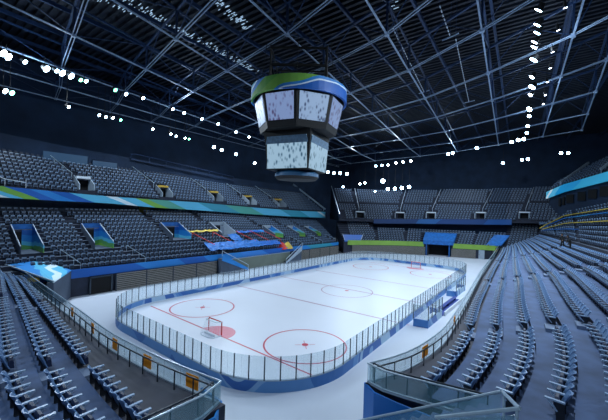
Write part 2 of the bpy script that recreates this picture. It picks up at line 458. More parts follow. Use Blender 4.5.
part('bench', mb, M['navy'], t)

# ------------------------------------------------------------------ stands
def terrace(name, edge, n, stations, height, zbot=0., mats=None, cap=None):
    """stepped stand: cell (i,k) lies between stations i,i+1 and edges k,k+1"""
    mb = MB(); ns = len(stations) - 1
    E = [[edge(k, s) for s in stations] for k in range(n + 1)]
    H = [[height(k, (stations[i] + stations[i + 1]) / 2) for i in range(ns)] for k in range(n)]
    zb = (lambda i: zbot(stations[i])) if callable(zbot) else (lambda i: zbot)
    P = lambda k, i, z: (E[k][i][0], E[k][i][1], z)
    for k in range(n):
        for i in range(ns):
            h = H[k][i]
            if h is None: continue
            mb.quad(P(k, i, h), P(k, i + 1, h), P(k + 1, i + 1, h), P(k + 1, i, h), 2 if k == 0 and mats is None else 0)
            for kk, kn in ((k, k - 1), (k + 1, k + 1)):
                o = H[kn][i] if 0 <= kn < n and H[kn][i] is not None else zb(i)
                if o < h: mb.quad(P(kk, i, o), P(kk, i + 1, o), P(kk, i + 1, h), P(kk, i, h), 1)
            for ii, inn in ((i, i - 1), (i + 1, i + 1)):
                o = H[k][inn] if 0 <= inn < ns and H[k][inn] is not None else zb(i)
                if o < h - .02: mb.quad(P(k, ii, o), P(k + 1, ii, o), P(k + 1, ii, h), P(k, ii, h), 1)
    return struct(name, mb, mats or [M['concrete'], M['riser'], M['walk']])

SEATS = []     # (x, y, z, yaw, stand, row, order)
def seat_row(line, z, face, stand, row, gaps=(), pitch=.74, key=0):
    """seats spaced along a plan polyline; face(p) gives the way they look"""
    acc = 0; cnt = 0
    for a, c in zip(line[:-1], line[1:]):
        L = math.hypot(c[0] - a[0], c[1] - a[1])
        while acc <= L:
            t = acc / L; x_, y_ = a[0] + (c[0] - a[0]) * t, a[1] + (c[1] - a[1]) * t
            v = (x_, y_)[key]
            if not any(g0 < v < g1 for g0, g1 in gaps):
                zz = z(x_, y_) if callable(z) else z
                nx, ny = -(c[1] - a[1]) / L, (c[0] - a[0]) / L
                yw = math.atan2(ny, nx)
                if face(math.cos(yw), math.sin(yw)) < 0: yw += PI
                SEATS.append((x_, y_, zz, yw, stand, row, cnt)); cnt += 1
            acc += pitch
        acc -= L

def frange(a, c, st):
    n = max(1, int(round((c - a) / st))); return [a + (c - a) * i / n for i in range(n + 1)]

# right-hand lower stand (rows run away from the camera)
GR_ = smooth_tab([(-30, -16.9), (-28.5, -17.6), (-27, -18.3), (-25.6, -18.8), (-20.5, -19.2), (-12.2, -18.5), (8.2, -16.5), (36, -14.3), (57, -12.5)], 1., 2)
R1 = smooth_tab([(-34, -20.2), (-29, -20.6), (-24.5, -20.95), (-20.6, -20.9), (-11.5, -19.8), (10, -17.9), (44, -15.4), (57, -14.2)], 1., 3)
SPR = [(-34, 1.72), (0, 1.64), (28, 1.25), (57, .85)]
RZ = lambda k: 2.9 + .45 * k
def r_edge(k, x):
    if k == 0: return (x, interp(GR_, x))
    return (x, interp(R1, x) - .24 - interp(SPR, x) * (k - 1))
NR = 9
stR = frange(-28.6, 57, 1.07)
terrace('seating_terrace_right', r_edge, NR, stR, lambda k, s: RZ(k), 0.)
R_END = {0: -27.2, 1: -27.3, 2: -27.8, 3: -28.3, 4: -28.3, 5: -28.3, 6: -28.3, 7: -28.3, 8: -28.3}
R_AIS = [(-18.6, -17.0), (2.6, 4.2), (24.4, 26.0)]
for k in range(NR):
    sh = .45 * max(0, k - 1)
    ga = [(a + sh, c + sh) for a, c in R_AIS]
    ln = [(x, interp(R1, x) - interp(SPR, x) * k + .10) for x in frange(R_END[k], 56.5, .8)]
    seat_row(ln, RZ(k), lambda nx, ny: ny, 'right', k, ga, .76, 0)
    if k > 0:
        for a, c in ga:                             # half-step blocks in the aisles
            x_ = (a + c) / 2; e = r_edge(k, x_)
            t = thing('aisle_step', 'concrete half step in the aisle between seat blocks of the right-hand stand', 'step', (x_, e[1] + .45, RZ(k - 1)), .08, 'aisle steps of the right-hand stand')
            mb = MB(); mb.box((x_, e[1] + .47, RZ(k - 1) + .12), (1.25, .9, .24), .08); part('tread', mb, M['step'], t)
# second seat block beyond the aisle, nearest the camera, on its own landing
def r2_edge(k, x): return (x, interp(R1, x) - .24 - 1.72 * (k + 1))
terrace('seating_terrace_right_landing', r2_edge, 6, frange(-33, -28.6, 1.1), lambda k, s: RZ(k + 2), 0., [M['concrete'], M['riser']])
for k in range(3, 8):
    ln = [(x, interp(R1, x) - 1.72 * k + .10) for x in (-33, -31.5, -30.2)]
    seat_row(ln, RZ(k), lambda nx, ny: ny, 'landing', k, (), .76, 0)

# near-end stand (left foreground)
LE = [smooth_tab(t_, 1., 2) for t_ in (
    [(-13.6, -34.6), (-10.6, -35.05), (-8, -35.3), (-3.5, -35.5), (2.6, -35.1), (13.5, -34.6), (22.1, -34.2)],
    [(-13.6, -38.4), (-10.5, -38.35), (-7.2, -38.1), (-6.1, -38.05), (.1, -37.45), (6.6, -36.8), (18.1, -35.7), (22.1, -35.4)],
    [(-13.6, -40.1), (-9.6, -40.1), (-6.9, -39.8), (-4.2, -39.45), (7.1, -38.0), (16.9, -36.9), (22.1, -36.4)],
    [(-13.6, -41.3), (-9.2, -41.5), (-6.6, -41.2), (-3.8, -40.85), (5.5, -39.5), (16.1, -37.9), (22.1, -37.2)])]
def l_edge(k, y):
    if k < 4: return (interp(LE[k], y), y)
    return (interp(LE[3], y) - 1.45 * (k - 3), y)
stL = frange(-13.6, 22.1, 1.02)
NLR = 8
terrace('seating_terrace_near', l_edge, NLR, stL, lambda k, s: RZ(k), 0.)
L_AIS = [(-6.9, -5.5), (7.6, 9.0)]
for k in range(NLR):
    ln = [(l_edge(k + 1, y)[0] + .32, y) for y in frange(-12.9, 21.5, .8)]
    seat_row(ln, RZ(k), lambda nx, ny: nx, 'near', k, L_AIS, .76, 1)
    if k > 0:
        for a, c in L_AIS:
            y_ = (a + c) / 2; e = l_edge(k, y_)
            t = thing('aisle_step', 'small concrete half step in the aisle of the near-end stand', 'step', (e[0] + .3, y_, RZ(k - 1)), 0, 'aisle steps of the near-end stand')
            mb = MB(); mb.box((e[0] + .27, y_, RZ(k - 1) + .115), (.5, 1.0, .23)); part('tread', mb, M['step'], t)

# left lower stand
def ll_z(k, x):
    rise = .53 - .0028 * max(0, x)
    return 3.2 - .010 * max(0, x) + rise * k
NLL = 14
def ll_edge(k, x):
    return (x + (k * .75 * max(0, min(1, (x - 20) / 14))), 22.8 + 1.04 * k + .02 * max(0, x - 10))
VOM = [(-33.8, -31.3, 4, 9), (-25.6, -22.9, 4, 9), (-13.0, -9.2, 5, 9), (-2.4, 1.4, 5, 9), (12.2, 15.2, 4, 8), (21.4, 24., 4, 8), (29.0, 31.4, 4, 8)]
def ll_h(k, s):
    for x0, x1, k0, k1 in VOM:
        if x0 < s < x1 and k0 <= k < k1: return ll_z(k0, s)
    return ll_z(k, s)
st = frange(-37, 34, 1.0)
for v in VOM: st += [v[0], v[1]]
st = sorted(set(round(s, 3) for s in st))
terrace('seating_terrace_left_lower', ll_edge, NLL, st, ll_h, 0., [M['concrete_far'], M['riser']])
for k in range(NLL):
    ga = []
    for x0, x1, k0, k1 in VOM:
        if k0 - 1 <= k < k1 + 1: ga.append((x0 - .5, x1 + .5))
        elif k < k0: ga.append((x1 + .2 + (k0 - k) * .45, x1 + 1.5 + (k0 - k) * .45))
        else: ga.append((x0 - 1.3 - (k - k1) * .12, x0 - .1 - (k - k1) * .12))
    ga.append((-6.5 + 0, -3.4) if k < 1 else (99, 99))
    ln = [(ll_edge(k, x)[0], ll_edge(k, x)[1] + .78) for x in frange((-30, -33, -35, -36.5)[min(k, 3)], 33.6, 1.)]
    seat_row(ln, lambda x_, y_, k=k: ll_z(k, x_), lambda nx, ny: -ny, 'left_lower', k, ga, .70, 0)
for i, (x0, x1, k0, k1) in enumerate(VOM):
    z0, z1 = ll_z(k0, x0), ll_z(k1, x0); y0, y1 = ll_edge(k0, x0)[1], ll_edge(k1, x0)[1]
    lab = ['blue banner stand entrance at the far left edge of the left stand', 'dark doorway with blue and green banner in the left lower stand, second from the left',
           'sloping blue banner entrance in the left lower stand right of the tall dark doorway', 'pale panelled entrance above the blue tarpaulin in the left lower stand', 'teal banner entrance in the left lower stand above the yellow and red cloth',
           'small far entrance second from the end of the left lower stand', 'farthest entrance of the left lower stand, under the green end of the fascia'][i]
    t = thing('stand_entrance', lab, 'entrance', (x0, y0, z0), 0, None)
    mb = MB(); mb.box(((x0 + x1) / 2 - .15, y1 - .06, (z0 + z1) / 2 - .1), ((x1 - x0) * .62, .08, z1 - z0 - .3)); part('doorway', mb, M['dark'], t)
    mb = MB()                                        # printed cheek on the right of the notch, its top following the rake
    mb.hexa([(x1 - .16, y0, z0), (x1 - .04, y0, z0), (x1 - .04, y1, z0), (x1 - .16, y1, z0), (x1 - .16, y0, z0 + .9), (x1 - .04, y0, z0 + .9), (x1 - .04, y1, z1 + .7), (x1 - .16, y1, z1 + .7)])
    mb.box((x1 - .55 if i > 1 else x1 - .5, y1 - .14, (z0 + z1) / 2), (.9 if i else 1.6, .06, z1 - z0))
    part('banner_panel', mb, M['lightgrey'] if i == 3 else M['ban_vom'], t)
    mb = MB()
    mb.hexa([(x0 + .02, y0, z0), (x0 + .14, y0, z0), (x0 + .14, y1, z0), (x0 + .02, y1, z0), (x0 + .02, y0, z0 + .9), (x0 + .14, y0, z0 + .9), (x0 + .14, y1, z1 + .7), (x0 + .02, y1, z1 + .7)])
    part('side_wall', mb, M['concrete_far'], t)
    mb = MB(); mb.box(((x0 + x1) / 2, y1 + .1, z1 + .45), (x1 - x0, .12, .7)); part('lintel_panel', mb, M['blue'] if i < 3 else M['lightgrey'], t)
    mb = MB()
    for xx in (x0 + .08, x1 - .1): mb.bar((xx, y0, z0 + .96), (xx, y1, z1 + .76), .1)
    part('cap_rail', mb, M['lightgrey'], t)
# aisle handrails
for i, (x0, x1, k0, k1) in enumerate(VOM):
    xa = x1 + 1.1
    t = thing('aisle_handrail', 'thin grey handrail on the aisle below an entrance of the left lower stand', 'handrail', (xa, 24, 3.3), 0, 'aisle handrails of the left lower stand')
    pts = [(xa + (k0 - k) * .45, ll_edge(k, x1)[1] + .5, ll_z(k, x1) + .9) for k in range(k0 - 1, -1, -1)]
    mb = MB(); mb.path(pts, .035, 6); part('rail', mb, M['rail'], t)
    for p in pts[::1]:
        mb = MB(); mb.tube((p[0], p[1], p[2] - .9), p, .03, 6); part('post', mb, M['rail'], t)

# retracted seating wall, fascia and cloths of the left side
mb = MB(); mb.wallstrip([(-37, 22.72), (10, 22.72), (34, 23.15)], 2.35, [3.45, 3.4, 3.15], .12)
tag(obj('lower_fascia', mb, M['fas_low']), 'blue printed fascia band along the front of the left lower stand', 'fascia')
def slats(name, x0, x1, y, ztop, label, mat='slat'):
    t = thing(name, label, 'retracted seating', (x0, y, 0), 0, 'folded seating walls')
    mb = MB(); mb.box(((x0 + x1) / 2, y, ztop / 2), (x1 - x0, .1, ztop)); part('backing', mb, M['slat_gap'], t)
    mb = MB()
    n = 9
    for i in range(n): mb.box(((x0 + x1) / 2, y - .12, ztop * (i + .5) / n), (x1 - x0, .14, ztop / n * .52))
    part('slat_panel', mb, M[mat], t)
    nx = max(2, int((x1 - x0) / 4))
    for i in range(nx + 1):
        mb = MB(); mb.box((x0 + (x1 - x0) * i / nx, y - .22, ztop / 2), (.14, .06, ztop)); part('upright', mb, M['post'], t)
slats('folded_seating', -24.4, -7.6, 22.55, 2.35, 'long grey slatted wall of folded seating under the left blue fascia, nearest the camera')
slats('folded_seating', 15.2, 33, 22.62, 2.25, 'grey slatted wall of folded seating past the yellow and red cloth on the left side')
t = thing('olive_hoarding', 'plain olive grey hoarding below the blue tarpaulin on the left side of the arena', 'hoarding', (2, 22.4, 0))
mb = MB(); mb.box((3.9, 22.5, 1.15), (16.8, .12, 2.3)); part('board', mb, M['olive'], t)
mb = MB(); mb.box((3.9, 22.42, 2.33), (16.8, .2, .1)); part('top_trim', mb, M['lightgrey'], t)
t = thing('service_doorway', 'dark doorway in the low wall left of the slatted seating wall', 'doorway', (-26.2, 22.6, 0))
mb = MB(); mb.box((-26.2, 22.6, 1.05), (2.4, .1, 2.1)); part('opening', mb, M['dark'], t)
mb = MB(); mb.box((-27.5, 22.55, 1.1), (.18, .2, 2.2)); mb.box((-24.9, 22.55, 1.1), (.18, .2, 2.2)); mb.box((-26.2, 22.55, 2.2), (2.8, .2, .16)); part('frame', mb, M['post'], t)
t = thing('fire_hose_reel', 'red fire equipment box low on the grey corner wall', 'fire box', (-31.9, 21.8, 0))
mb = MB(); mb.box((-31.9, 21.8, .6), (.6, .3, .8)); part('cabinet', mb, M['redf'], t)
mb = MB(); mb.box((-31.9, 21.8, .1), (.4, .2, .2)); part('foot', mb, M['black'], t)

t = thing('corner_banner', 'slanted blue cyan and white banner covering the corner between near-end and left stands', 'banner', (-31.5, 20, 0))
A_, B_, C_, D_ = Vector((-32.6, 18.2, 3.15)), Vector((-36.2, 28.6, 4.75)), Vector((-32.9, 28.8, 5.0)), Vector((-29.6, 22.7, 3.45))
mb = MB(); dn = Vector((0, 0, -.12))
mb.hexa([A_ + dn, D_ + dn, C_ + dn, B_ + dn, A_, D_, C_, B_]); part('printed_cover', mb, M['ban_corner'], t)
mb = MB(); mb.hexa([(A_.x, A_.y, 0), (D_.x, D_.y, 0), (D_.x - .4, D_.y + .4, 0), (A_.x - .5, A_.y + .4, 0), A_ + dn, D_ + dn, D_ + dn + Vector((-.4, .4, 0)), A_ + dn + Vector((-.5, .4, 0))]); part('wall_face', mb, M['concrete_far'], t)
mb = MB(); mb.bar(A_ + Vector((0, 0, .05)), B_ + Vector((0, 0, .05)), .12); part('edge_rail', mb, M['lightgrey'], t)
t = thing('ochre_box', 'small ochre yellow box at the far left end of the near-end glass balustrade', 'box', (-33.7, 21.0, 2.9))
mb = MB(); mb.box((-33.7, 21.2, 3.15), (1.0, .7, .5)); part('case', mb, M['ochre'], t)
mb = MB(); mb.box((-33.7, 21.2, 3.42), (1.06, .76, .05)); part('lid', mb, M['slat_gap'], t)

def cloth_sheet(name, x0, x1, k0, k1, mat, label, cat='tarpaulin', dz=.95, crumple=.12, group=None):
    """sheet lying over the seat backs of some rows"""
    mb = MB(); nx = max(4, int((x1 - x0) / .45)); nk = max(2, int((k1 - k0) * 3))
    rnd = random.Random(len(name) + int(x0 * 10))
    G = [[(x0 + (x1 - x0) * i / nx + rnd.uniform(-.05, .05), 22.8 + 1.04 * (k0 + (k1 - k0) * j / nk), ll_z(k0 + (k1 - k0) * j / nk, x0) + dz + rnd.uniform(-1, 1) * crumple) for i in range(nx + 1)] for j in range(nk + 1)]
    for j in range(nk):
        for i in range(nx): mb.quad(G[j][i], G[j][i + 1], G[j + 1][i + 1], G[j + 1][i])
    o = obj(name, mb, M[mat]); sm = o.modifiers.new('thickness', 'SOLIDIFY'); sm.thickness = .06
    return tag(o, label, cat, group)
cloth_sheet('seat_tarpaulin', -8.6, 4.5, .1, 2.2, 'blue', 'wide crumpled blue tarpaulin over the lowest rows of the left stand')
cloth_sheet('seat_tarpaulin', 4.6, 10.2, .2, 1.7, 'ban_corner', 'pale blue end of the tarpaulin covering the lowest rows, left of the red cloth')
cloth_sheet('seat_cover_strip', -9.2, -2.6, 5.6, 6.1, 'yellow', 'long yellow strip laid along one seat row above the blue tarpaulin', 'cover')
cloth_sheet('seat_cover_strip', 1.8, 9.5, 4.8, 5.4, 'fas_low', 'blue strip laid along a seat row right of the pale panelled entrance', 'cover')
cloth_sheet('seat_cover_strip', -1.6, 1.0, 2.4, 4.4, 'blue', 'blue sheet running down the aisle below the pale panelled entrance', 'cover')
for i, (x0, c, lab) in enumerate(((10.2, 'redf', 'heap of red cloth on the lowest rows at the end of the blue tarpaulin'), (12.2, 'yellow', 'orange yellow cloth heap beside the red one at the top of the grey stair'))):
    mb = MB(); mb.ring([(.05, 1.5), (.5, 1.2), (.9, .7), (1.25, .3), (1.5, 0)], 14, (0, 0))
    rnd = random.Random(i)
    mb.v = [(x * 1.1 + rnd.uniform(-.12, .12), y * .8 + rnd.uniform(-.1, .1), z + rnd.uniform(-.08, .08)) for x, y, z in mb.v]
    tag(obj('cloth_heap', mb, M[c], loc=(x0 + .6, 23.6, 3.0), smooth=True), lab, 'cloth')
for i in range(5):
    xa = (-8.8, -4.2, 1.6, 5.4, 9.4)[i]
    t = thing('red_stair_edge', 'red handrail edging an aisle among the seats above the blue tarpaulin', 'handrail', (xa, 26, 5), 0, 'red aisle rails over the tarpaulin')
    mb = MB(); mb.path([(xa + 2.2, 24.6, ll_z(1.7, 0) + .9), (xa, 28.4, ll_z(5.4, 0) + .9)], .07, 6); part('rail', mb, M['redf'], t)
    for q in (0, 1):
        mb = MB(); mb.tube((xa + 2.2 * (1 - q), 24.6 + 3.8 * q, ll_z(1.7 + 3.7 * q, 0) - .1), (xa + 2.2 * (1 - q), 24.6 + 3.8 * q, ll_z(1.7 + 3.7 * q, 0) + .9), .05, 6); part('post', mb, M['redf'], t)
def ramp(xa, xb, label, mat, side):
    """stair leaning from the stand front down to the floor, running along the wall"""
    t = thing('floor_stair', label, 'stair', (xb, 21.6, 0))
    mb = MB(); n = 9
    for i in range(n):
        x0 = xa + (xb - xa) * i / n; x1 = xa + (xb - xa) * (i + 1) / n; z = 3.1 * (1 - (i + 1) / n) + .05
        lo, hi = min(x0, x1), max(x0, x1)
        mb.box(((lo + hi) / 2, 21.85, z / 2), (hi - lo, 1.0, z))
    part('steps', mb, M['concrete_far'], t)
    mb = MB()
    mb.hexa([(xa, 21.2, 0.02 if 0 else 2.5), (xb, 21.2, 0), (xb, 21.3, 0), (xa, 21.3, 2.5), (xa, 21.2, 3.6), (xb, 21.2, .5), (xb, 21.3, .5), (xa, 21.3, 3.6)])
    part('side_panel', mb, M[mat], t)
    mb = MB(); mb.path([(xa, 21.25, 4.2), (xb, 21.25, 1.1)], .05, 6); mb.tube((xb, 21.25, 0), (xb, 21.25, 1.1), .05, 6); mb.tube((xa, 21.25, 3.3), (xa, 21.25, 4.2), .05, 6); part('handrail', mb, M['rail'], t)
ramp(-7.4, -1.2, 'stair with blue side panel leaning down to the ice level left of the olive hoarding', 'fas_low', 1)
ramp(15.2, 9.8, 'stair with teal side panel coming down to the floor right of the olive hoarding', 'lightgrey', -1)

# left upper tier
FT = [(-38, 14.0, 12.4), (-34, 13.85, 12.3), (-28, 13.5, 12.1), (-21, 13.15, 12.0), (-12, 12.9, 11.4), (-3, 12.75, 11.1), (11, 12.1, 10.4), (31, 11.5, 9.7), (46, 11.35, 9.4)]
xs = frange(-38, 45, 2)
mb = MB(); pts = [(x, 35.3) for x in xs]
mb.wallstrip(pts, [interp(FT, x)[1] for x in xs], [interp(FT, x)[0] for x in xs], .25)
tag(obj('upper_fascia', mb, M['fas_left']), 'long blue, cyan and green printed fascia band in front of the left upper tier', 'fascia')
NLU = 13
NTOP = [(-38, 13.4), (-28, 13.2), (-24, 12.9), (-16, 11.2), (-6, 10), (2, 8.8), (18, 9), (45, 10.5)]
def lu_z(k, x): return interp(FT, x)[0] + .1 + .62 * k
def lu_edge(k, x): return (x + .25 * k * max(0, min(1, (x - 36) / 9)) * -1, 35.5 + .98 * k)
VU = [(-24.6, -22.2), (-10.4, -8.), (1.9, 4.6), (12.6, 15.4), (24, 27)]
def lu_h(k, s):
    for a, c in VU:
        if a < s < c and 1 <= k < 4: return lu_z(1, s)
    if k > interp(NTOP, s): return lu_z(math.floor(interp(NTOP, s)), s)
    return lu_z(k, s)
st = frange(-38, 45, 1.5)
for v in VU: st += list(v)
st = sorted(set(round(s, 3) for s in st))
terrace('seating_terrace_left_upper', lu_edge, NLU, st, lu_h, lambda x: interp(FT, x)[1] + .1, [M['concrete_far'], M['riser']])
mb = MB(); mb.box((3, 39.2, 5.0), (82, .3, 10.2))
mb.v = [(x, y, z if z < 5 else interp(FT, x)[1] + .3) for x, y, z in mb.v]; struct('wall_left_concourse', mb, M['concrete_far'])
for k in range(NLU):
    ga = []
    for a, c in VU:
        if k < 5: ga.append((a - .5, c + .5))
        else: ga.append((a - .3 - (k - 5) * .35, a + .9 - (k - 5) * .35))
    ga.append((-37, -34.5 - .3 * k) if k < 5 else (99, 99))
    ln = [(x, 35.5 + .98 * k + .72) for x in frange(-37.5, 44, 1.)]
    seg = []
    for p in ln + [None]:
        if p is not None and k <= interp(NTOP, p[0]): seg.append(p)
        else:
            if len(seg) > 1: seat_row(seg, lambda x_, y_, k=k: lu_z(k, x_), lambda nx, ny: -ny, 'left_upper', k, ga, .72, 0)
            seg = []
for i, (a, c) in enumerate(VU):
    z = lu_z(1, a)
    lab = ['white topped entrance of the left upper tier nearest the camera', 'entrance with yellow sign in the left upper tier, second from the left', 'third entrance of the left upper tier, left of the scoreboard', 'fourth entrance of the left upper tier, below the scoreboard', 'farthest entrance of the left upper tier, near the green fascia end'][i]
    t = thing('upper_entrance', lab, 'entrance', (a, 37.5, z))
    mb = MB(); mb.box(((a + c) / 2 + .3, 39.35, z + .85), ((c - a) * .6, .1, 1.7)); part('doorway', mb, M['dark'], t)
    mb = MB(); mb.box(((a + c) / 2, 38.9, z + 2.15), (c - a - .3, 1.1, .4)); part('roof_slab', mb, M['white'] if i == 0 else M['ochre'], t)
    for xx in (a + .1, c - .1):
        mb = MB(); mb.hexa([(xx - .07, 36.6, z), (xx + .07, 36.6, z), (xx + .07, 39.3, z), (xx - .07, 39.3, z), (xx - .07, 36.6, z + .9), (xx + .07, 36.6, z + .9), (xx + .07, 39.3, z + 2.5), (xx - .07, 39.3, z + 2.5)]); part('side_wall', mb, M['lightgrey'], t)
    pts = [(a - .1 - (k - 4) * .36, 35.5 + .98 * k + .3, lu_z(k, a) + .95) for k in range(4, int(interp(NTOP, a)) + 1)]
    t = thing('stair_railing', 'pale stair railing climbing above an entrance of the left upper tier', 'railing', (a, 40, z + 2), 0, 'stair railings of the left upper tier')
    mb = MB(); mb.path(pts, .07, 6); part('rail', mb, M['rail'], t)
    for p in pts[::2]:
        mb = MB(); mb.tube((p[0], p[1], p[2] - .95), p, .04, 6); part('post', mb, M['rail'], t)
t = thing('guard_rail', 'white guard rail at the front left end of the upper tier', 'railing', (-33, 36, 14))
mb = MB(); mb.path([(-36.5, 35.9, 16.2), (-33.8, 35.9, 14.9), (-31.5, 35.9, 14.6)], .06, 6); part('rail', mb, M['white'], t)
for x in (-36.5, -35.1, -33.8, -31.5):
    mb = MB(); mb.tube((x, 35.9, lu_z(0, x)), (x, 35.9, 15. if x > -34.5 else 15.6), .045, 6); part('post', mb, M['white'], t)
for i, x in enumerate((-12.6, -5, 6)):
    t = thing('concourse_notice', ['yellow notice panel under the left fascia, left of the middle', 'small grey post panel under the left fascia', 'pale notice under the left fascia, far part'][i], 'sign', (x, 38.9, 10))
    mb = MB(); mb.box((x, 38.95, interp(FT, x)[1] - .55), (2.2 if i == 0 else 1.0, .12, 1.0)); part('panel', mb, M['yellow' if i == 0 else 'lightgrey'], t)
    mb = MB(); mb.box((x, 38.99, interp(FT, x)[1] - .55), (2.4 if i == 0 else 1.2, .06, 1.2)); part('frame', mb, M['post'], t)
# catwalk rail on the dark wall above the left upper tier
t = thing('wall_catwalk', 'dim railed catwalk on the dark wall above the left upper tier', 'catwalk', (0, 45, 20))
mb = MB(); mb.path([(-13, 44.6, 22.2), (-12, 44.5, 22.4), (14, 44.5, 20.2)], .09, 6); part('handrail', mb, M['steel_dim'], t)
mb = MB(); mb.bar((-13, 44.5, 21.2), (14, 44.5, 19.2), .4, .12); part('deck', mb, M['steel_dim'], t)
for i in range(8):
    q = i / 7; mb = MB(); mb.tube((-13 + 27 * q, 44.5, 21.2 - 2 * q), (-13 + 27 * q, 44.5, 22.3 - 2.1 * q), .05, 6); part('post', mb, M['steel_dim'], t)

# far end stand
FF = [(0, 35.2, 22.2, .72, .70), (6, 40.2, 17.8, .80, .60), (14, 46.4, 12.2, .90, .40), (20, 49.6, 7.6, .96, .24), (28, 52.6, .2, 1., .10), (36, 55.2, -7.4, 1., 0.), (42, 57.6, -12.6, 1., -.02), (50, 58.4, -20, 1., -.02), (60, 59.4, -29, 1., -.02)]
def f_pt(s, off):
    x, y, dx, dy = interp(FF, s); L = math.hypot(dx, dy); return (x + dx / L * off, y + dy / L * off)
NF = 11
def f_edge(k, s): return f_pt(s, 1.0 * k)
def f_z(k, s):
    if k <= 6: return 3.2 + .5 * k
    side = (s < 8.5) or (s > 43)
    return 6.2 + (.62 if side else 0) * (k - 6) if side else 6.2
stF = frange(0, 60, 1.25)
PORT = (23.5, 29.5)
def f_h(k, s):
    if PORT[0] < s < PORT[1] and k < 4: return None
    return f_z(k, s)
terrace('seating_terrace_far_lower', f_edge, NF, stF, f_h, 0., [M['concrete_far'], M['riser']])
for k in range(NF):
    if k > 6: rng = [(0.3, 8.2), (43.2, 59.5)]
    else: rng = [(.5, 59.5)]
    for a0, a1 in rng:
        ln = [f_pt(s, k + .75) for s in frange(a0, a1, 1.)]
        SS = {}
        def gapped(lo, hi, k=k):
            return [f_pt(s, k + .75) for s in frange(lo, hi, .9)]
        cuts = [2.0, 9.4, 17.5, 35.2, 43.4, 51]
        if k < 5: bounds = [(a0, PORT[0] - 1.4), (PORT[1] + 1.4, a1)] if a1 > PORT[1] else [(a0, a1)]
        else: bounds = [(a0, a1)]
        for lo, hi in bounds:
            cc = [lo] + [c for c in cuts if lo < c < hi] + [hi]
            for p, q in zip(cc[:-1], cc[1:]):
                if q - p > 2: seat_row(gapped(p + .6, q - .6), f_z(k, (p + q) / 2 if k > 6 else 5), lambda nx, ny: -nx, 'far', k, (), .78, 1)
# upper far tier
NFU = 15
def fu_edge(k, s): return f_pt(s, 6.4 + 1.02 * k)
def fu_z(k, s): return 9.3 + .035 * max(0, s - 10) + .67 * k
FV = [(4.2, 6.6), (14.2, 16.8), (22.2, 24.6), (34.2, 36.8), (45.6, 48.2)]
def fu_h(k, s):
    for a, c in FV:
        if a < s < c and 1 <= k < 3: return fu_z(1, s)
    return fu_z(k, s)
st = frange(0, 60, 1.5)
for v in FV: st += list(v)
terrace('seating_terrace_far_upper', fu_edge, NFU, sorted(set(st)), fu_h, lambda s: 8.9 + .03 * max(0, s - 10), [M['concrete_far'], M['riser']])
for k in range(NFU):
    cc = [.3] + [((a + c) / 2 if k > 3 else (a + c) / 2) + (k - 3) * .10 * (1 if a > 10 else 0) for a, c in FV] + [59.5]
    g = .75 if k > 3 else 1.8
    if k == 7: continue                       # cross aisle
    for p, q in zip(cc[:-1], cc[1:]):
        if q - p > 2: seat_row([f_pt(s, 6.4 + 1.02 * k + .72) for s in frange(p + g, q - g, .9)], fu_z(k, (p + q) / 2), lambda nx, ny: -nx, 'far_upper', k, (), .80, 1)
s_ = frange(8.7, 44, 1.5)
mb = MB(); mb.wallstrip([f_pt(s, 6.2) for s in s_][::-1], [8.35 + .03 * max(0, s - 10) for s in s_][::-1], [9.7 + .035 * max(0, s - 10) for s in s_][::-1], -.2)
tag(obj('balcony_fascia', mb, M['fas_balc']), 'dark blue printed fascia along the balcony of the far end stand', 'fascia')
mb = MB(); mb.wallstrip([f_pt(s, 10.6) for s in s_], 6.0, 11.5, .2); struct('wall_far_concourse', mb, M['wall'])
s1 = frange(1.0, PORT[0] - .8, 1.3); s2 = frange(PORT[1] + .8, 41.6, 1.3)
for ss, lab in ((s1, 'lime green and blue fascia band of the far end stand left of the blue portal'), (s2, 'lime green fascia band of the far end stand right of the blue portal')):
    mb = MB(); mb.wallstrip([f_pt(s, -.14) for s in ss], 2.45, 3.75, -.12)
    tag(obj('end_fascia', mb, M['lime']), lab, 'fascia')
for ss, lab in ((frange(2.2, PORT[0] - .4, 1.), 'slatted wall of folded seating at the far end left of the blue portal'), (frange(PORT[1] + .4, 36, 1.), 'slatted wall of folded seating at the far end right of the blue portal')):
    c = f_pt(ss[0], -.2)
    t = thing('folded_seating', lab, 'retracted seating', (c[0], c[1], 0), 0, None)
    mb = MB(); mb.wallstrip([f_pt(s, -.12) for s in ss], 0, 2.4, -.08); part('backing', mb, M['slat_gap'], t)
    mb = MB()
    for i in range(8): mb.wallstrip([f_pt(s, -.2) for s in ss], .08 + .29 * i, .26 + .29 * i, -.1)
    part('slat_panel', mb, M['slat'], t)
# blue portal under the far stand
p0, p1 = f_pt(PORT[0], -.6), f_pt(PORT[1], -.6); q0, q1 = f_pt(PORT[0], 5), f_pt(PORT[1], 5)
t = thing('player_portal', 'dark players entrance with blue cloth canopy in the middle of the far end stand', 'portal', ((p0[0] + p1[0]) / 2, (p0[1] + p1[1]) / 2, 0))
mb = MB(); mb.quad((f_pt(PORT[0], 3)[0], f_pt(PORT[0], 3)[1], 0), (f_pt(PORT[1], 3)[0], f_pt(PORT[1], 3)[1], 0), (f_pt(PORT[1], 3)[0], f_pt(PORT[1], 3)[1], 4.6), (f_pt(PORT[0], 3)[0], f_pt(PORT[0], 3)[1], 4.6)); part('opening', mb, M['dark'], t)
mb = MB(); a, c = f_pt(PORT[0] - 1, -.4), f_pt(PORT[1] + 1, -.4); a2, c2 = f_pt(PORT[0] - 1, 4.6), f_pt(PORT[1] + 1, 4.6)
mb.hexa([(a[0], a[1], 3.2), (c[0], c[1], 3.2), (c2[0], c2[1], 5.6), (a2[0], a2[1], 5.6), (a[0], a[1], 4.3), (c[0], c[1], 4.3), (c2[0], c2[1], 6.3), (a2[0], a2[1], 6.3)]); part('canopy', mb, M['blue'], t)
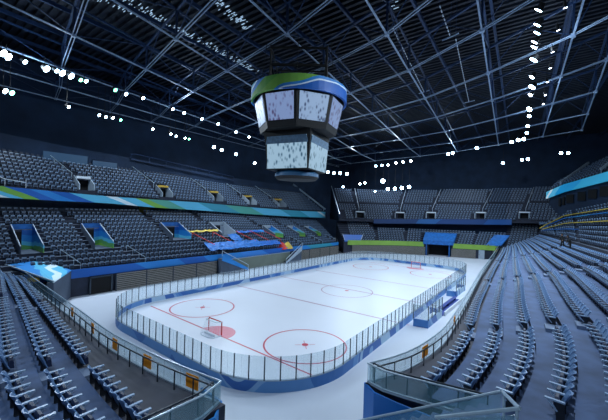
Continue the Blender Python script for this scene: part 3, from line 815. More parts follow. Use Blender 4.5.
for s in (PORT[0], PORT[1]):
    g0, g1 = f_pt(s - .1, -.3), f_pt(s + .1, 3)
    mb = MB(); mb.bar((g0[0], g0[1], 1.7), (g1[0], g1[1], 1.7), .2, 3.4); part('side_wall', mb, M['blue'], t)
# pale door right of the far slatted wall
c = f_pt(37.5, -.25)
t = thing('pale_door', 'pale grey door beside the slatted wall at the far right corner of the floor', 'door', (c[0], c[1], 0), 0)
mb = MB(); mb.box((c[0], c[1], 1.2), (.12, 1.5, 2.4)); part('door_leaf', mb, M['lightgrey'], t)
mb = MB(); mb.box((c[0] - .09, c[1] + .5, 1.15), (.08, .08, .3)); part('handle', mb, M['post'], t)
mb = MB(); mb.box((c[0] + .04, c[1], 1.25), (.1, 1.8, 2.5)); part('frame', mb, M['post'], t)
for i, (a, c) in enumerate(FV):
    z = fu_z(1, a); m_ = f_pt((a + c) / 2, 9.0); p = f_pt((a + c) / 2, 9.4)
    yw = math.atan2(f_pt((a + c) / 2, 1)[1] - f_pt((a + c) / 2, 0)[1], f_pt((a + c) / 2, 1)[0] - f_pt((a + c) / 2, 0)[0])
    lab = 'white roofed entrance of the far upper tier, %s' % ['left end beside the balcony corner', 'second from the left', 'third from the left above the blue portal', 'fourth from the left', 'rightmost near the right ribbon board'][i]
    t = thing('upper_entrance', lab, 'entrance', (m_[0], m_[1], z), yw)
    mb = MB(); mb.box((p[0], p[1], z + .75), (.1, 2.0, 1.5), yw); part('doorway', mb, M['dark'], t)
    mb = MB(); mb.box((m_[0], m_[1], z + 1.8), (1.6, 2.6, .35), yw); part('roof_slab', mb, M['white'], t)
    for s in (a + .05, c - .05):
        g0, g1 = f_pt(s, 7.4), f_pt(s, 9.4); mb = MB(); mb.bar((g0[0], g0[1], z + .8), (g1[0], g1[1], z + .8), .15, 1.6); part('side_wall', mb, M['lightgrey'], t)
    t = thing('stair_railing', 'pale railing climbing the aisle of the far upper tier', 'railing', (m_[0], m_[1], z), 0, 'aisle railings of the far upper tier')
    pts = []
    for k in range(4, NFU, 2):
        q = f_pt((a + c) / 2 + (k - 3) * .10 * (1 if a > 10 else 0), 6.4 + 1.02 * k + .3); pts.append((q[0], q[1], fu_z(k, a) + 1.0))
    mb = MB(); mb.path(pts, .09, 6); part('rail', mb, M['lightgrey'], t)
    for q in pts[::2]:
        mb = MB(); mb.tube((q[0], q[1], q[2] - 1.0), q, .06, 6); part('post', mb, M['lightgrey'], t)
t = thing('corner_wall', 'slanting pale parapet closing the left edge of the far end stand', 'parapet', (46, 30, 8))
a, c = f_pt(.1, 7), f_pt(.1, 21.6)
mb = MB(); mb.bar((a[0], a[1], 10.3), (c[0], c[1], 19.6), .3, 1.3); part('parapet', mb, M['steel_dim'], t)
mb = MB(); mb.bar((a[0], a[1], 11.0), (c[0], c[1], 20.3), .2, .15); part('cap', mb, M['rail'], t)
t = thing('end_parapet', 'slanting pale rail closing the far end of the left upper tier behind the scoreboard', 'parapet', (45.2, 36, 11))
mb = MB(); mb.bar((45.3, 35.6, 12.2), (42.6, 47.4, 20.5), .16, .5); part('rail', mb, M['rail'], t)
mb = MB()
for q in (.05, .5, .95): mb.bar((45.3 - 2.7 * q, 35.6 + 11.8 * q, 11.3 + 7.3 * q), (45.3 - 2.7 * q, 35.6 + 11.8 * q, 12.2 + 8.3 * q), .14)
part('stanchions', mb, M['rail'], t)
t = thing('corner_canopy', 'pale blue sloped canopy at the corner where left and far stands meet', 'banner', (35, 23, 3))
a, c, e, g = f_pt(.2, 0), f_pt(4.5, 0), f_pt(5.5, 2.6), f_pt(.2, 2.6)
mb = MB(); mb.hexa([(a[0], a[1], 3.3), (c[0], c[1], 3.3), (e[0], e[1], 4.9), (g[0], g[1], 4.9), (a[0], a[1], 3.5), (c[0], c[1], 3.5), (e[0], e[1], 5.1), (g[0], g[1], 5.1)]); part('panel', mb, M['ban_corner'], t)
mb = MB(); mb.bar((a[0], a[1], 3.7), (g[0], g[1], 5.3), .12); mb.bar((c[0], c[1], 3.7), (e[0], e[1], 5.3), .12); part('edge_trim', mb, M['lightgrey'], t)
t = thing('blue_corner_banner', 'sloped royal blue banner at the far ends of the right seat rows', 'banner', (57.5, -11, 3))
mb = MB(); mb.hexa([(56.8, -9.2, 3.1), (57.0, -13.2, 3.9), (60.2, -14.6, 6.4), (60.2, -11.0, 6.2), (56.8, -9.2, 3.35), (57.0, -13.2, 4.15), (60.2, -14.6, 6.65), (60.2, -11.0, 6.45)]); part('cover', mb, M['blue'], t)
mb = MB(); mb.box((57.1, -11.8, 1.6), (.3, 4.6, 3.2)); part('wall_face', mb, M['olive'], t)
t = thing('ochre_corner_box', 'small ochre box below the royal blue banner in the far right corner', 'box', (55.8, -11.5, 2.9))
mb = MB(); mb.box((56.2, -12.4, 2.55), (1.2, .9, 1.0)); part('case', mb, M['ochre'], t)
mb = MB(); mb.box((56.2, -12.4, 3.08), (1.3, 1.0, .08)); part('lid', mb, M['slat_gap'], t)

# right corner rising bank, concourse windows, ribbon board and upper tier
LC = [(0, -12, -33.8, 7.2), (.33, 15, -31.0, 7.4), (.6, 38, -26.9, 7.4), (.8, 49, -24.1, 7.4), (1, 57, -21.7, 7.4)]
UC = [(0, 12, -46, 17.), (.33, 52, -34, 15.4), (.6, 64, -25.6, 13.0), (.8, 62, -22.7, 10.2), (1, 58.2, -20.9, 7.9)]
RBp = [(0, 12, -46.4, 23.5, 21.), (.33, 51.8, -34.3, 22.4, 20.3), (.6, 63.7, -26., 20.4, 18.4), (1, 71, -22.2, 18.9, 17.)]
NC = 10
def c_edge(k, s):
    a, c = interp(LC, s), interp(UC, s); q = k / NC; return (a[0] + (c[0] - a[0]) * q, a[1] + (c[1] - a[1]) * q)
def c_z(k, s):
    a, c = interp(LC, s), interp(UC, s); return a[2] + (c[2] - a[2]) * k / NC
terrace('seating_terrace_right_corner', c_edge, NC, frange(0, 1, .03), c_z, 0., [M['concrete_far'], M['riser']])
for k in range(NC):
    for p, q in ((.03, .31), (.35, .52), (.55, .75), (.78, .98)):
        ln = []
        for s in frange(p, q, .03):
            a, c = c_edge(k, s), c_edge(k + 1, s); ln.append((a[0] * .35 + c[0] * .65, a[1] * .35 + c[1] * .65))
        zz = [(ln[i][0], c_z(k, s)) for i, s in enumerate(frange(p, q, .03))]
        seat_row(ln, lambda x_, y_, zz=zz, k=k: interp(zz, x_) + .05, lambda nx, ny: ny, 'right_corner', k, (), .9, 0)
for k, c, lab in ((2, 'blue', 'blue cover strip along a low row of the far right bank'), (4, 'yellow', 'yellow cover strip running up a row of the far right bank'), (6, 'ban_side', 'upper blue cover strip on the far right bank under the ribbon board'), (7, 'yellow', 'thin yellow cover strip just under the concourse windows on the right')):
    ss = frange(.34, .97, .04) if k != 2 else frange(.55, .97, .04)
    mb = MB(); pts = [c_edge(k + .35, s) for s in ss]
    o = MB(); o.wallstrip(pts, [c_z(k, s) + .95 for s in ss], [c_z(k, s) + 1.08 for s in ss], -.75)
    tag(obj('row_cover_strip', o, M[c]), lab, 'cover')
ss = frange(0, 1, .05)
def cpt(tab, s): v = interp(tab, s); return (v[0], v[1])
mb = MB(); mb.wallstrip([(cpt(RBp, s)[0] + .8, cpt(RBp, s)[1] - .5) for s in ss], 6.5, [interp(RBp, s)[2] for s in ss], -.3); struct('wall_right_concourse', mb, M['wall'])
for i, s in enumerate((.36, .42, .48, .55, .62, .70)):
    a, c = cpt(RBp, s), cpt(RBp, s + .045); a, c = (a[0] + .8, a[1] - .5), (c[0] + .8, c[1] - .5); z = interp(RBp, s)[3] - 4.4
    mb = MB(); mb.wallstrip([(a[0] - .1, a[1] + .25), (c[0] - .1, c[1] + .25)], z + 1.2, z + 3.4, .1)
    struct('window_%d' % (i + 3), mb, M['dark'])
mb = MB(); mb.wallstrip([cpt(RBp, s) for s in ss], [interp(RBp, s)[3] for s in ss], [interp(RBp, s)[2] for s in ss], .3)
tag(obj('ribbon_board', mb, M['fas_right']), 'bright cyan and white curved ribbon fascia high on the right side', 'fascia')
bs = M['fas_right'].node_tree.nodes; M['fas_right'].node_tree.links.new([n for n in bs if n.type == 'VALTORGB'][0].outputs['Color'], bs['Principled BSDF'].inputs['Emission Color']); bs['Principled BSDF'].inputs['Emission Strength'].default_value = .35   # an LED ribbon
U2 = [(0, 16, -53.5, 33), (.33, 60, -43, 32), (.7, 74, -31, 26), (1, 80, -23.5, 21.5)]
NU = 9
def u_edge(k, s):
    a, c = interp(RBp, s), interp(U2, s); q = k / NU; return (a[0] + (c[0] - a[0]) * q, a[1] + (c[1] - a[1]) * q)
def u_z(k, s):
    a, c = interp(RBp, s), interp(U2, s); return a[2] + .05 + (c[2] - a[2]) * k / NU
terrace('seating_terrace_right_upper', u_edge, NU, frange(0, 1, .04), u_z, lambda s: interp(RBp, s)[3] + .3, [M['concrete_far'], M['riser']])
for k in range(NU):
    for p, q in ((.05, .38), (.42, .68), (.72, .97)):
        S_ = frange(p, q, .03); ln = []
        for s in S_:
            a, c = u_edge(k, s), u_edge(k + 1, s); ln.append((a[0] * .35 + c[0] * .65, a[1] * .35 + c[1] * .65))
        zz = [(ln[i][0], u_z(k, s)) for i, s in enumerate(S_)]
        seat_row(ln, lambda x_, y_, zz=zz: interp(zz, x_) + .05, lambda nx, ny: ny, 'right_upper', k, (), .95, 0)
for s, lab in ((.40, 'pale stair railing climbing the right upper tier at the picture edge'), (.70, 'pale stair railing climbing the right upper tier above the ribbon board, left one')):
    a, c = u_edge(0, s), u_edge(NU, s); z0, z1 = u_z(0, s), u_z(NU, s)
    t = thing('stair_railing', lab, 'railing', (a[0], a[1], z0))
    mb = MB(); mb.bar((a[0], a[1], z0 + 1.0), (c[0], c[1], z1 + 1.0), .3, .5); part('rail', mb, M['lightgrey'], t)
    for q in (.02, .33, .66, .97):
        x_, y_, z_ = a[0] + (c[0] - a[0]) * q, a[1] + (c[1] - a[1]) * q, z0 + (z1 - z0) * q
        mb = MB(); mb.tube((x_, y_, z_ - .2), (x_, y_, z_ + 1), .07, 6); part('post', mb, M['lightgrey'], t)

# ------------------------------------------------------------------ balustrades
def balustrade(name, pts, zf, label, signs=(), inner=1, glass_h=1.0, step=1.3, zt=None):
    """glass guard along a plan polyline, with posts, cap rail and an inner handrail"""
    S = [0]
    for a, c in zip(pts[:-1], pts[1:]): S.append(S[-1] + math.hypot(c[0] - a[0], c[1] - a[1]))
    n = max(1, round(S[-1] / step))
    if n > 95: n = 95
    def at(s):
        i = max([j for j in range(len(S) - 1) if S[j] <= s + 1e-9] or [0]); q = (s - S[i]) / (S[i + 1] - S[i] or 1)
        a, c = pts[i], pts[i + 1]; L = math.hypot(c[0] - a[0], c[1] - a[1]) or 1
        return (a[0] + (c[0] - a[0]) * q, a[1] + (c[1] - a[1]) * q, -(c[1] - a[1]) / L, (c[0] - a[0]) / L)
    z = (lambda s: zf(s)) if callable(zf) else (lambda s: zf)
    c0 = at(0); t = thing(name, label, 'balustrade', (c0[0], c0[1], z(0)))
    P = [at(S[-1] * i / n) for i in range(n + 1)]; Z = [z(S[-1] * i / n) for i in range(n + 1)]
    for i in range(n):
        g = MB(); g.wallstrip([P[i][:2], P[i + 1][:2]], [Z[i] + .05, Z[i + 1] + .05], [Z[i] + glass_h - .04, Z[i + 1] + glass_h - .04], .025); part('glass_panel', g, M['glass2'], t)
    mb = MB(); mb.path([(p[0], p[1], zz + glass_h) for p, zz in zip(P, Z)], .045, 6); part('cap_rail', mb, M['rail'], t)
    mb = MB(); mb.wallstrip([p[:2] for p in P], [zz - .05 for zz in Z], [zz + .08 for zz in Z], .12 * inner); part('base_kerb', mb, M['lightgrey'], t)
    if inner:
        mb = MB(); mb.path([(p[0] + p[2] * .38 * inner, p[1] + p[3] * .38 * inner, zz + .93) for p, zz in zip(P, Z)], .04, 6); part('handrail', mb, M['darkrail'], t)
        for p, zz in zip(P, Z):
            mb = MB(); mb.tube((p[0] + p[2] * .38 * inner, p[1] + p[3] * .38 * inner, zz - .02), (p[0] + p[2] * .38 * inner, p[1] + p[3] * .38 * inner, zz + .93), .035, 6); part('post', mb, M['darkrail'], t)
    return t
yl = frange(-13.3, 22., .9)
gl = [(interp(LE[0], y) - .05, y) for y in yl]
balustrade('glass_balustrade', gl, 2.9, 'long curved glass balustrade with dark handrail along the front of the near-end stand at left')
xr = frange(-28.4, 56.5, 1.1)
gr = [(x, interp(GR_, x) - .05) for x in xr]
balustrade('glass_balustrade', gr, 2.9, 'long glass balustrade along the front of the right-hand stand', inner=-1, step=1.35)
for i, (x_, y_, al, lab, w_) in enumerate((
        (None, -11.6, 'L', 'largest orange notice on the near-end balustrade, closest to its glass corner', .85), (None, -8.0, 'L', 'second orange notice from the glass corner on the near-end balustrade', .75), (None, -4.4, 'L', 'third orange notice from the corner on the near-end balustrade', .6),
        (None, -.6, 'L', 'fourth orange notice from the corner on the near-end balustrade', .5), (None, 4.2, 'L', 'farthest small orange notice on the near-end balustrade', .5),
        (-23.7, None, 'R', 'orange notice on the right-hand balustrade near its rounded corner', .85), (-16.2, None, 'R', 'smaller orange notice further along the right-hand balustrade', .6))):
    if al == 'L':
        x0, x1 = interp(LE[0], y_), interp(LE[0], y_ + 1); px_, py_ = x0 - .12, y_; yw = math.atan2(1, x1 - x0)
    else:
        py_ = interp(GR_, x_) - .12; px_ = x_; yw = math.atan2(interp(GR_, x_ + 1) - interp(GR_, x_), 1)
    mb = MB(); mb.box((0, 0, 0), (w_, .03, .66)); o = obj('orange_notice', mb, M['orange'], loc=(px_, py_, 3.42)); o.rotation_euler = (0, 0, yw)
    tag(o, lab, 'sign')
# side guards and banners at the tunnel
zs = lambda s: 2.9 + min(.9, s * .09)
balustrade('side_balustrade', [(-28.5, -17.6), (-28.9, -18.4), (-29., -19.5), (-29., -23.2)], zs, 'glass side guard closing the end of the right-hand stand above the blue banner wall', inner=1, step=1.25)
balustrade('side_balustrade', [(-34.7, -13.35), (-35.6, -13.75), (-41, -13.8)], lambda s: 2.9 + .03 * s, 'glass side guard closing the end of the near-end stand at bottom left', inner=-1, step=1.25)
mb = MB(); mb.wallstrip([(-28.45, -17.5), (-29.0, -18.3), (-29.12, -19.5), (-29.12, -23.4)], 0, 2.84, -.1)
tag(obj('tunnel_banner', mb, M['ban_side']), 'blue printed banner wall under the glass corner of the right-hand stand', 'banner')
mb = MB(); mb.wallstrip([(-34.35, -11.5), (-34.45, -13.2), (-35.4, -13.95), (-41, -14.)], 0, 2.84, -.1)
tag(obj('tunnel_banner', mb, M['ban_side2']), 'blue and green printed banner wall under the glass corner of the near-end stand', 'banner')
# stair guard close to the camera
balustrade('stair_guard', [(-32, -17.6), (-32, -24.05)], lambda s: 1.3 + .605 * s, 'sloping glass stair guard with dark top rail at the bottom centre of the picture', inner=0, step=1.6)
mb = MB()
n = 15
for i in range(n):
    y0 = -17.6 - 6.4 * i / n; mb.box((-31.0, y0 - .21, (1.3 + .26 * i) / 2), (1.7, .43, 1.3 + .26 * i))
struct('tunnel_stair', mb, [M['concrete']])
t = thing('stair_handrail', 'thick steel handrail bent at the corner in front of the right seat rows, bottom centre', 'handrail', (-33, -24, 5))
mb = MB(); mb.path([(-34.0, -22.6, 5.72), (-34.0, -24.7, 6.82), (-32.0, -24.1, 6.2)], .055, 8); part('rail', mb, M['rail'], t)
for p in ((-34.0, -22.7, 5.74), (-34.0, -24.65, 6.8), (-32.05, -24.15, 6.15)):
    mb = MB(); mb.tube((p[0], p[1], 3.6), p, .04, 8); part('post', mb, M['rail'], t)
mb = MB(); mb.wallstrip([(-34, -22.4), (-34, -24.6)], [4.7, 5.6], [5.5, 6.6], .02); part('glass_panel', mb, M['glass2'], t)

# ------------------------------------------------------------------ seats
def seat_parts():
    """one folding stadium seat looking along +x, pedestal at the origin"""
    W = .60
    back = MB(); n = 6
    zs_ = [.34, .44, .62, .80, .96, 1.02]
    xs_ = [.06, .01, -.06, -.14, -.22, -.25]
    for j in range(5):
        for i in range(n):
            a0, a1 = -1 + 2 * i / n, -1 + 2 * (i + 1) / n
            def P(a, j_, t_):
                tap = 1 - .10 * max(0, j_ - 3)
                return (xs_[j_] + .10 * a * a - t_, a * W / 2 * tap, zs_[j_])
            back.quad(P(a0, j, 0), P(a1, j, 0), P(a1, j + 1, 0), P(a0, j + 1, 0))
            back.quad(P(a0, j, .05), P(a0, j + 1, .05), P(a1, j + 1, .05), P(a1, j, .05))
            if j == 4: back.quad(P(a0, 5, 0), P(a1, 5, 0), P(a1, 5, .05), P(a0, 5, .05))
            if j == 0: back.quad(P(a0, 0, .05), P(a1, 0, .05), P(a1, 0, 0), P(a0, 0, 0))
        for a, sg in ((-1, 1), (1, -1)): back.quad(P(a, j, 0), P(a, j + 1, 0), P(a, j + 1, .05), P(a, j, .05))
    pad = MB()
    pad.hexa([(.10, -.27, .36), (.30, -.27, .34), (.30, .27, .34), (.10, .27, .36), (.10, -.26, .70), (.27, -.26, .70), (.27, .26, .70), (.10, .26, .70)])
    pad.hexa([(.10, -.26, .70), (.27, -.26, .70), (.27, .26, .70), (.10, .26, .70), (.13, -.19, .80), (.23, -.19, .80), (.23, .19, .80), (.13, .19, .80)])
    arm = MB()
    arm.hexa([(-.08, .32, .69), (.54, .32, .71), (.54, .44, .71), (-.08, .44, .69), (-.08, .32, .75), (.54, .32, .77), (.54, .44, .77), (-.08, .44, .75)])
    arm.bar((.42, .38, .68), (.14, .38, .34), .06)
    ped = MB()
    ped.box((.05, .38, .34), (.26, .05, .68)); ped.box((.03, 0, .34), (.06, .70, .06)); ped.box((.05, .365, .02), (.22, .10, .04))
    return mesh(back, 'backrest', M['shell'], True), mesh(pad, 'seat_pad', M['pad']), mesh(arm, 'armrest', M['arm']), mesh(ped, 'pedestal', M['leg'])
ME = seat_parts()
fwd, rgt, upv = Vector(f), Vector(r2), Vector(u2)
def shown(s):
    d = Vector((s[0], s[1], s[2] + .6)) - CAMP; z = d.dot(fwd)
    if z < 1: return None
    x_, y_ = 304 + 330 * d.dot(rgt) / z, 210 - 330 * d.dot(upv) / z
    return z if -6 < x_ < 614 and y_ < 426 else None
near = sorted((shown(s), i) for i, s in enumerate(SEATS) if s[4] in ('right', 'near', 'landing') and shown(s) is not None)[:300]
pick = set(i for _, i in near)
ORD = ['front', 'second', 'third', 'fourth', 'fifth', 'sixth', 'seventh', 'eighth', 'ninth']
NAME = {'right': 'right-hand stand', 'near': 'near-end stand at left', 'landing': 'small block at the bottom right corner'}
proto = None
for i in sorted(pick):
    x_, y_, z_, yw, stnd, row, cnt = SEATS[i]
    if proto is None:
        root = D.objects.new('stadium_seat', None); COL.objects.link(root); root.empty_display_size = .2
        kids = [obj(nm, me, None, root) for nm, me in zip(('backrest', 'seat_pad', 'armrest', 'pedestal'), ME)]
        proto = (root, kids)
    else:
        root = proto[0].copy(); COL.objects.link(root)
        for kk in proto[1]:
            c = kk.copy(); COL.objects.link(c); c.parent = root
    root.location = (x_, y_, z_); root.rotation_euler = (0, 0, yw)
    if stnd == 'near': blk = 'nearer block' if y_ < -6 else ('block beyond the first aisle' if y_ < 8 else 'farthest block')
    elif stnd == 'right': blk = 'block nearest the camera' if x_ < -17.5 + .4 * row else ('block beyond the first aisle' if x_ < 4 + .4 * row else 'far block')
    else: blk = 'beyond the aisle'
    g = 'folded seats, %s row of the %s, %s' % (ORD[row], NAME[stnd], blk)
    tag(root, 'folded blue-grey seat in %s row, %s, %s' % (ORD[row], NAME[stnd], blk), 'seat', g)
    if cnt == 0 and stnd != 'landing':
        tag(root, 'folded blue-grey seat at the tunnel end of the %s row, %s' % (ORD[row], NAME[stnd]), 'seat', g)

mb = MB()
for i, s in enumerate(SEATS):
    if i in pick: continue
    x_, y_, z_, yw = s[:4]; far = s[4] not in ('right', 'near', 'landing')
    ca, sa = math.cos(yw), math.sin(yw)
    T = lambda p: (x_ + p[0] * ca - p[1] * sa, y_ + p[0] * sa + p[1] * ca, z_ + p[2])
    w = .27
    if far:
        B = [(.0, -w, .32), (.05, -w, .32), (.05, w, .32), (.0, w, .32), (-.12, -w * .8, .84), (-.06, -w * .8, .86), (-.06, w * .8, .86), (-.12, w * .8, .84)]
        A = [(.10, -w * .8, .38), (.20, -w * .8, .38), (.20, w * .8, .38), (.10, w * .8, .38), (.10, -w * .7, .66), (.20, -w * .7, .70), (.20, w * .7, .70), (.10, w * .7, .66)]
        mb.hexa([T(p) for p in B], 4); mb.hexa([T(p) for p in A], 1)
        mb.hexa([T(p) for p in ((-.02, .0, 0), (.06, 0, 0), (.06, .06, 0), (-.02, .06, 0), (-.02, 0, .4), (.06, 0, .4), (.06, .06, .4), (-.02, .06, .4))], 3)
    else:
        w = .29
        B = [(.02, -w, .34), (.08, -w, .34), (.08, w, .34), (.02, w, .34), (-.30, -w * .85, 1.0), (-.24, -w * .85, 1.02), (-.24, w * .85, 1.02), (-.30, w * .85, 1.0)]
        A = [(.10, -.27, .34), (.30, -.27, .34), (.30, .27, .34), (.10, .27, .34), (.10, -.22, .86), (.26, -.22, .78), (.26, .22, .78), (.10, .22, .78)]
        C_r = [(-.08, .32, .69), (.54, .32, .71), (.54, .44, .71), (-.08, .44, .69), (-.08, .32, .75), (.54, .32, .77), (.54, .44, .77), (-.08, .44, .75)]
        G = [(0, .34, 0), (.1, .34, 0), (.1, .39, 0), (0, .39, 0), (0, .34, .66), (.1, .34, .66), (.1, .39, .66), (0, .39, .66)]
        mb.hexa([T(p) for p in B], 0); mb.hexa([T(p) for p in A], 1); mb.hexa([T(p) for p in C_r], 2); mb.hexa([T(p) for p in G], 3)
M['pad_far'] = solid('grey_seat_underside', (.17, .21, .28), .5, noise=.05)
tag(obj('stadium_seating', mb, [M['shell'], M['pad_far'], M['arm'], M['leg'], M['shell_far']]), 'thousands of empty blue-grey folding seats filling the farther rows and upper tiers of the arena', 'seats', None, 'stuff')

# ------------------------------------------------------------------ two people
def person(x_, y_, z_, yw, label, lean, hgt=1.0):
    t = thing('person', label, 'person', (x_, y_, z_), yw)
    J = {'pel': (0, 0, .95), 'sp': (.02 + lean * .4, 0, 1.2), 'ch': (.04 + lean, 0, 1.42), 'nk': (.05 + lean * 1.2, 0, 1.58), 'hd': (.08 + lean * 1.3, 0, 1.74),
         'hl': (0, .10, .90), 'kl': (.05, .13, .50), 'al': (-.02, .14, .08), 'tl': (.16, .15, .04), 'hr': (0, -.10, .90), 'kr': (.02, -.12, .50), 'ar': (-.05, -.14, .08), 'tr': (.13, -.15, .04),
         'sl': (.04 + lean, .20, 1.42), 'el': (.10 + lean, .28, 1.16), 'wl': (.30 + lean, .20, 1.02), 'sr': (.04 + lean, -.20, 1.42), 'er': (.06 + lean, -.28, 1.14), 'wr': (.22 + lean, -.18, .98)}
    R_ = {'pel': .16, 'sp': .15, 'ch': .17, 'nk': .065, 'hd': .11, 'hl': .10, 'kl': .07, 'al': .05, 'tl': .045, 'hr': .10, 'kr': .07, 'ar': .05, 'tr': .045, 'sl': .075, 'el': .055, 'wl': .04, 'sr': .075, 'er': .055, 'wr': .04}
    E_ = [('pel', 'sp'), ('sp', 'ch'), ('ch', 'nk'), ('nk', 'hd'), ('pel', 'hl'), ('hl', 'kl'), ('kl', 'al'), ('al', 'tl'), ('pel', 'hr'), ('hr', 'kr'), ('kr', 'ar'), ('ar', 'tr'), ('ch', 'sl'), ('sl', 'el'), ('el', 'wl'), ('ch', 'sr'), ('sr', 'er'), ('er', 'wr')]
    K = list(J); me = D.meshes.new('body')
    me.from_pydata([tuple(c * hgt for c in J[k]) for k in K], [(K.index(a), K.index(c)) for a, c in E_], []); me.update()
    o = D.objects.new('body', me); COL.objects.link(o); o.parent = t
    md = o.modifiers.new('skin', 'SKIN')
    for i, k in enumerate(K):
        sv = me.skin_vertices[0].data[i]; sv.radius = (R_[k] * hgt, R_[k] * hgt); sv.use_root = (k == 'pel')
    o.modifiers.new('sub', 'SUBSURF').levels = 1
    me.materials.append(M['cloth'])
    hx = .085 + lean * 1.3
    h = MB(); h.ring([(.01, 1.60), (.07, 1.62), (.095, 1.70), (.10, 1.78), (.08, 1.86), (.01, 1.90)], 12, (hx + .02, 0)); h.v = [tuple(c * hgt for c in v) for v in h.v]; obj('head', h, M['skin'], t, smooth=True)
    h = MB(); h.ring([(.105, 1.72), (.118, 1.79), (.10, 1.88), (.01, 1.93)], 12, (hx, 0)); h.v = [tuple(c * hgt for c in v) for v in h.v]; obj('hair', h, M['hair'], t, smooth=True)
    for s, e, w_ in ((1, 'el', 'wl'), (-1, 'er', 'wr')):
        h = MB(); w0 = Vector(J[w_]) * hgt; d_ = (w0 - Vector(J[e]) * hgt).normalized()
        h.tube(w0, w0 + d_ * .09, .042, 8, .04)
        for q in range(4): b0 = w0 + d_ * .085 + Vector((0, (q - 1.5) * .021, 0)); h.tube(b0, b0 + d_ * (.07, .085, .08, .06)[q], .010, 6, .008)
        b0 = w0 + d_ * .03 + Vector((0, -s * .035, .01)); h.tube(b0, b0 + d_ * .05 + Vector((0, -s * .025, .015)), .012, 6, .009)
        obj('hand', h, M['skin'], t)
    return t

# ------------------------------------------------------------------ roof
Z1, Z2, SCL = 31.0, 34.4, (31.0 - CAMZ) / (24.0 - CAMZ)
YL = [(-28.1, .02), (-26.1, .085), (-21.0, .107), (-15.3, .137), (-8.9, .17), (-.4, .23), (6.6, .24), (13.5, .20), (18.0, .12), (22.2, .05)]   # lengthwise lines: y at x=-20 and drift
DX = [-9., -7., -3.4, 0., 2., 3.6, 5., 6.5, 8., 9.]
XB = [-48, -41, -35, -29.3, -23.4, -16.9, -9.3, -1.6, 6.5, 15, 24]
def node(i, j):
    x_ = XB[i] + DX[j] * (1 if i > 3 or j > 3 else .6)
    y_ = YL[j][0] + YL[j][1] * (min(x_, 24) + 20)
    return (CAMX + (x_ - CAMX) * SCL, min(51.4, CAMY + (y_ - CAMY) * SCL))
NI, NJ = len(XB), len(YL)
def chordw(p): return .2
for j in range(NJ):
    P = [node(i, j) for i in range(NI)]
    t = thing('roof_truss', 'lengthwise steel roof truss, %s' % ['outermost on the right edge', 'second from the right edge', 'third from the right edge', 'fourth from the right edge', 'fifth from the right edge, right of the scoreboard', 'sixth from the right, above the scoreboard', 'seventh from the right, left of the scoreboard', 'third from the left wall', 'second from the left wall', 'nearest the left wall'][j], 'roof truss', (P[0][0], P[0][1], Z1), 0, 'lengthwise roof trusses')
    mb = MB()
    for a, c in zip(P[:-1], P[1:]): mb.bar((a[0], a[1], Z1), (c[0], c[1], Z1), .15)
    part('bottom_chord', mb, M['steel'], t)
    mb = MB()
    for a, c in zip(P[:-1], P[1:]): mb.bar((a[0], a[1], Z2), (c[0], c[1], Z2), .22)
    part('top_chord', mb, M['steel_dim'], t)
    for i in range(NI):
        p = P[i]; mb = MB(); mb.bar((p[0], p[1], Z1), (p[0], p[1], Z2), .20); part('post', mb, M['steel_dim'], t)
        mb = MB(); mb.box((p[0], p[1], Z1), (.42, .42, .34)); part('node', mb, M['steel'], t)
    for i in range(NI - 1):
        a, c = P[i], P[i + 1]; mb = MB()
        lo, hi = (a, c) if i % 2 else (c, a)
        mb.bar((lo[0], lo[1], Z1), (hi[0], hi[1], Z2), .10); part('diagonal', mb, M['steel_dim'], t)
for i in range(NI):
    P = [node(i, j) for j in range(NJ)]
    t = thing('cross_truss', 'crosswise steel roof truss, number %s counted from the near end of the hall' % ['one', 'two', 'three', 'four', 'five', 'six', 'seven', 'eight', 'nine', 'ten', 'eleven'][i], 'roof truss', (P[0][0], P[0][1], Z1), 0, 'crosswise roof trusses')
    for nm, zz, w_, m in (('bottom_chord', Z1 + .02, .18, 'steel'), ('top_chord', Z2 + .02, .26, 'steel_dim')):
        mb = MB()
        for a, c in zip(P[:-1], P[1:]):
            if nm[0] == 'b':
                dx, dy = c[0] - a[0], c[1] - a[1]; L = math.hypot(dx, dy); ox, oy = -dy / L * .16, dx / L * .16
                for sg in (-1, 1): mb.bar((a[0] + ox * sg, a[1] + oy * sg, zz), (c[0] + ox * sg, c[1] + oy * sg, zz), .09)
            else: mb.bar((a[0], a[1], zz), (c[0], c[1], zz), w_)
        part(nm, mb, M[m], t)
    for j in range(NJ - 1):
        a, c = P[j], P[j + 1]; mb = MB(); m_ = ((a[0] + c[0]) / 2, (a[1] + c[1]) / 2)
        mb.bar((a[0], a[1], Z1), (m_[0], m_[1], Z2), .09); mb.bar((m_[0], m_[1], Z2), (c[0], c[1], Z1), .09); part('diagonal', mb, M['steel_dim'], t)
CABLES = ((-9.9, -15.2, -3, -14.5), (-2.1, -14.9, 23, -11.3), (-8.7, -9.7, 13.4, -6.1))
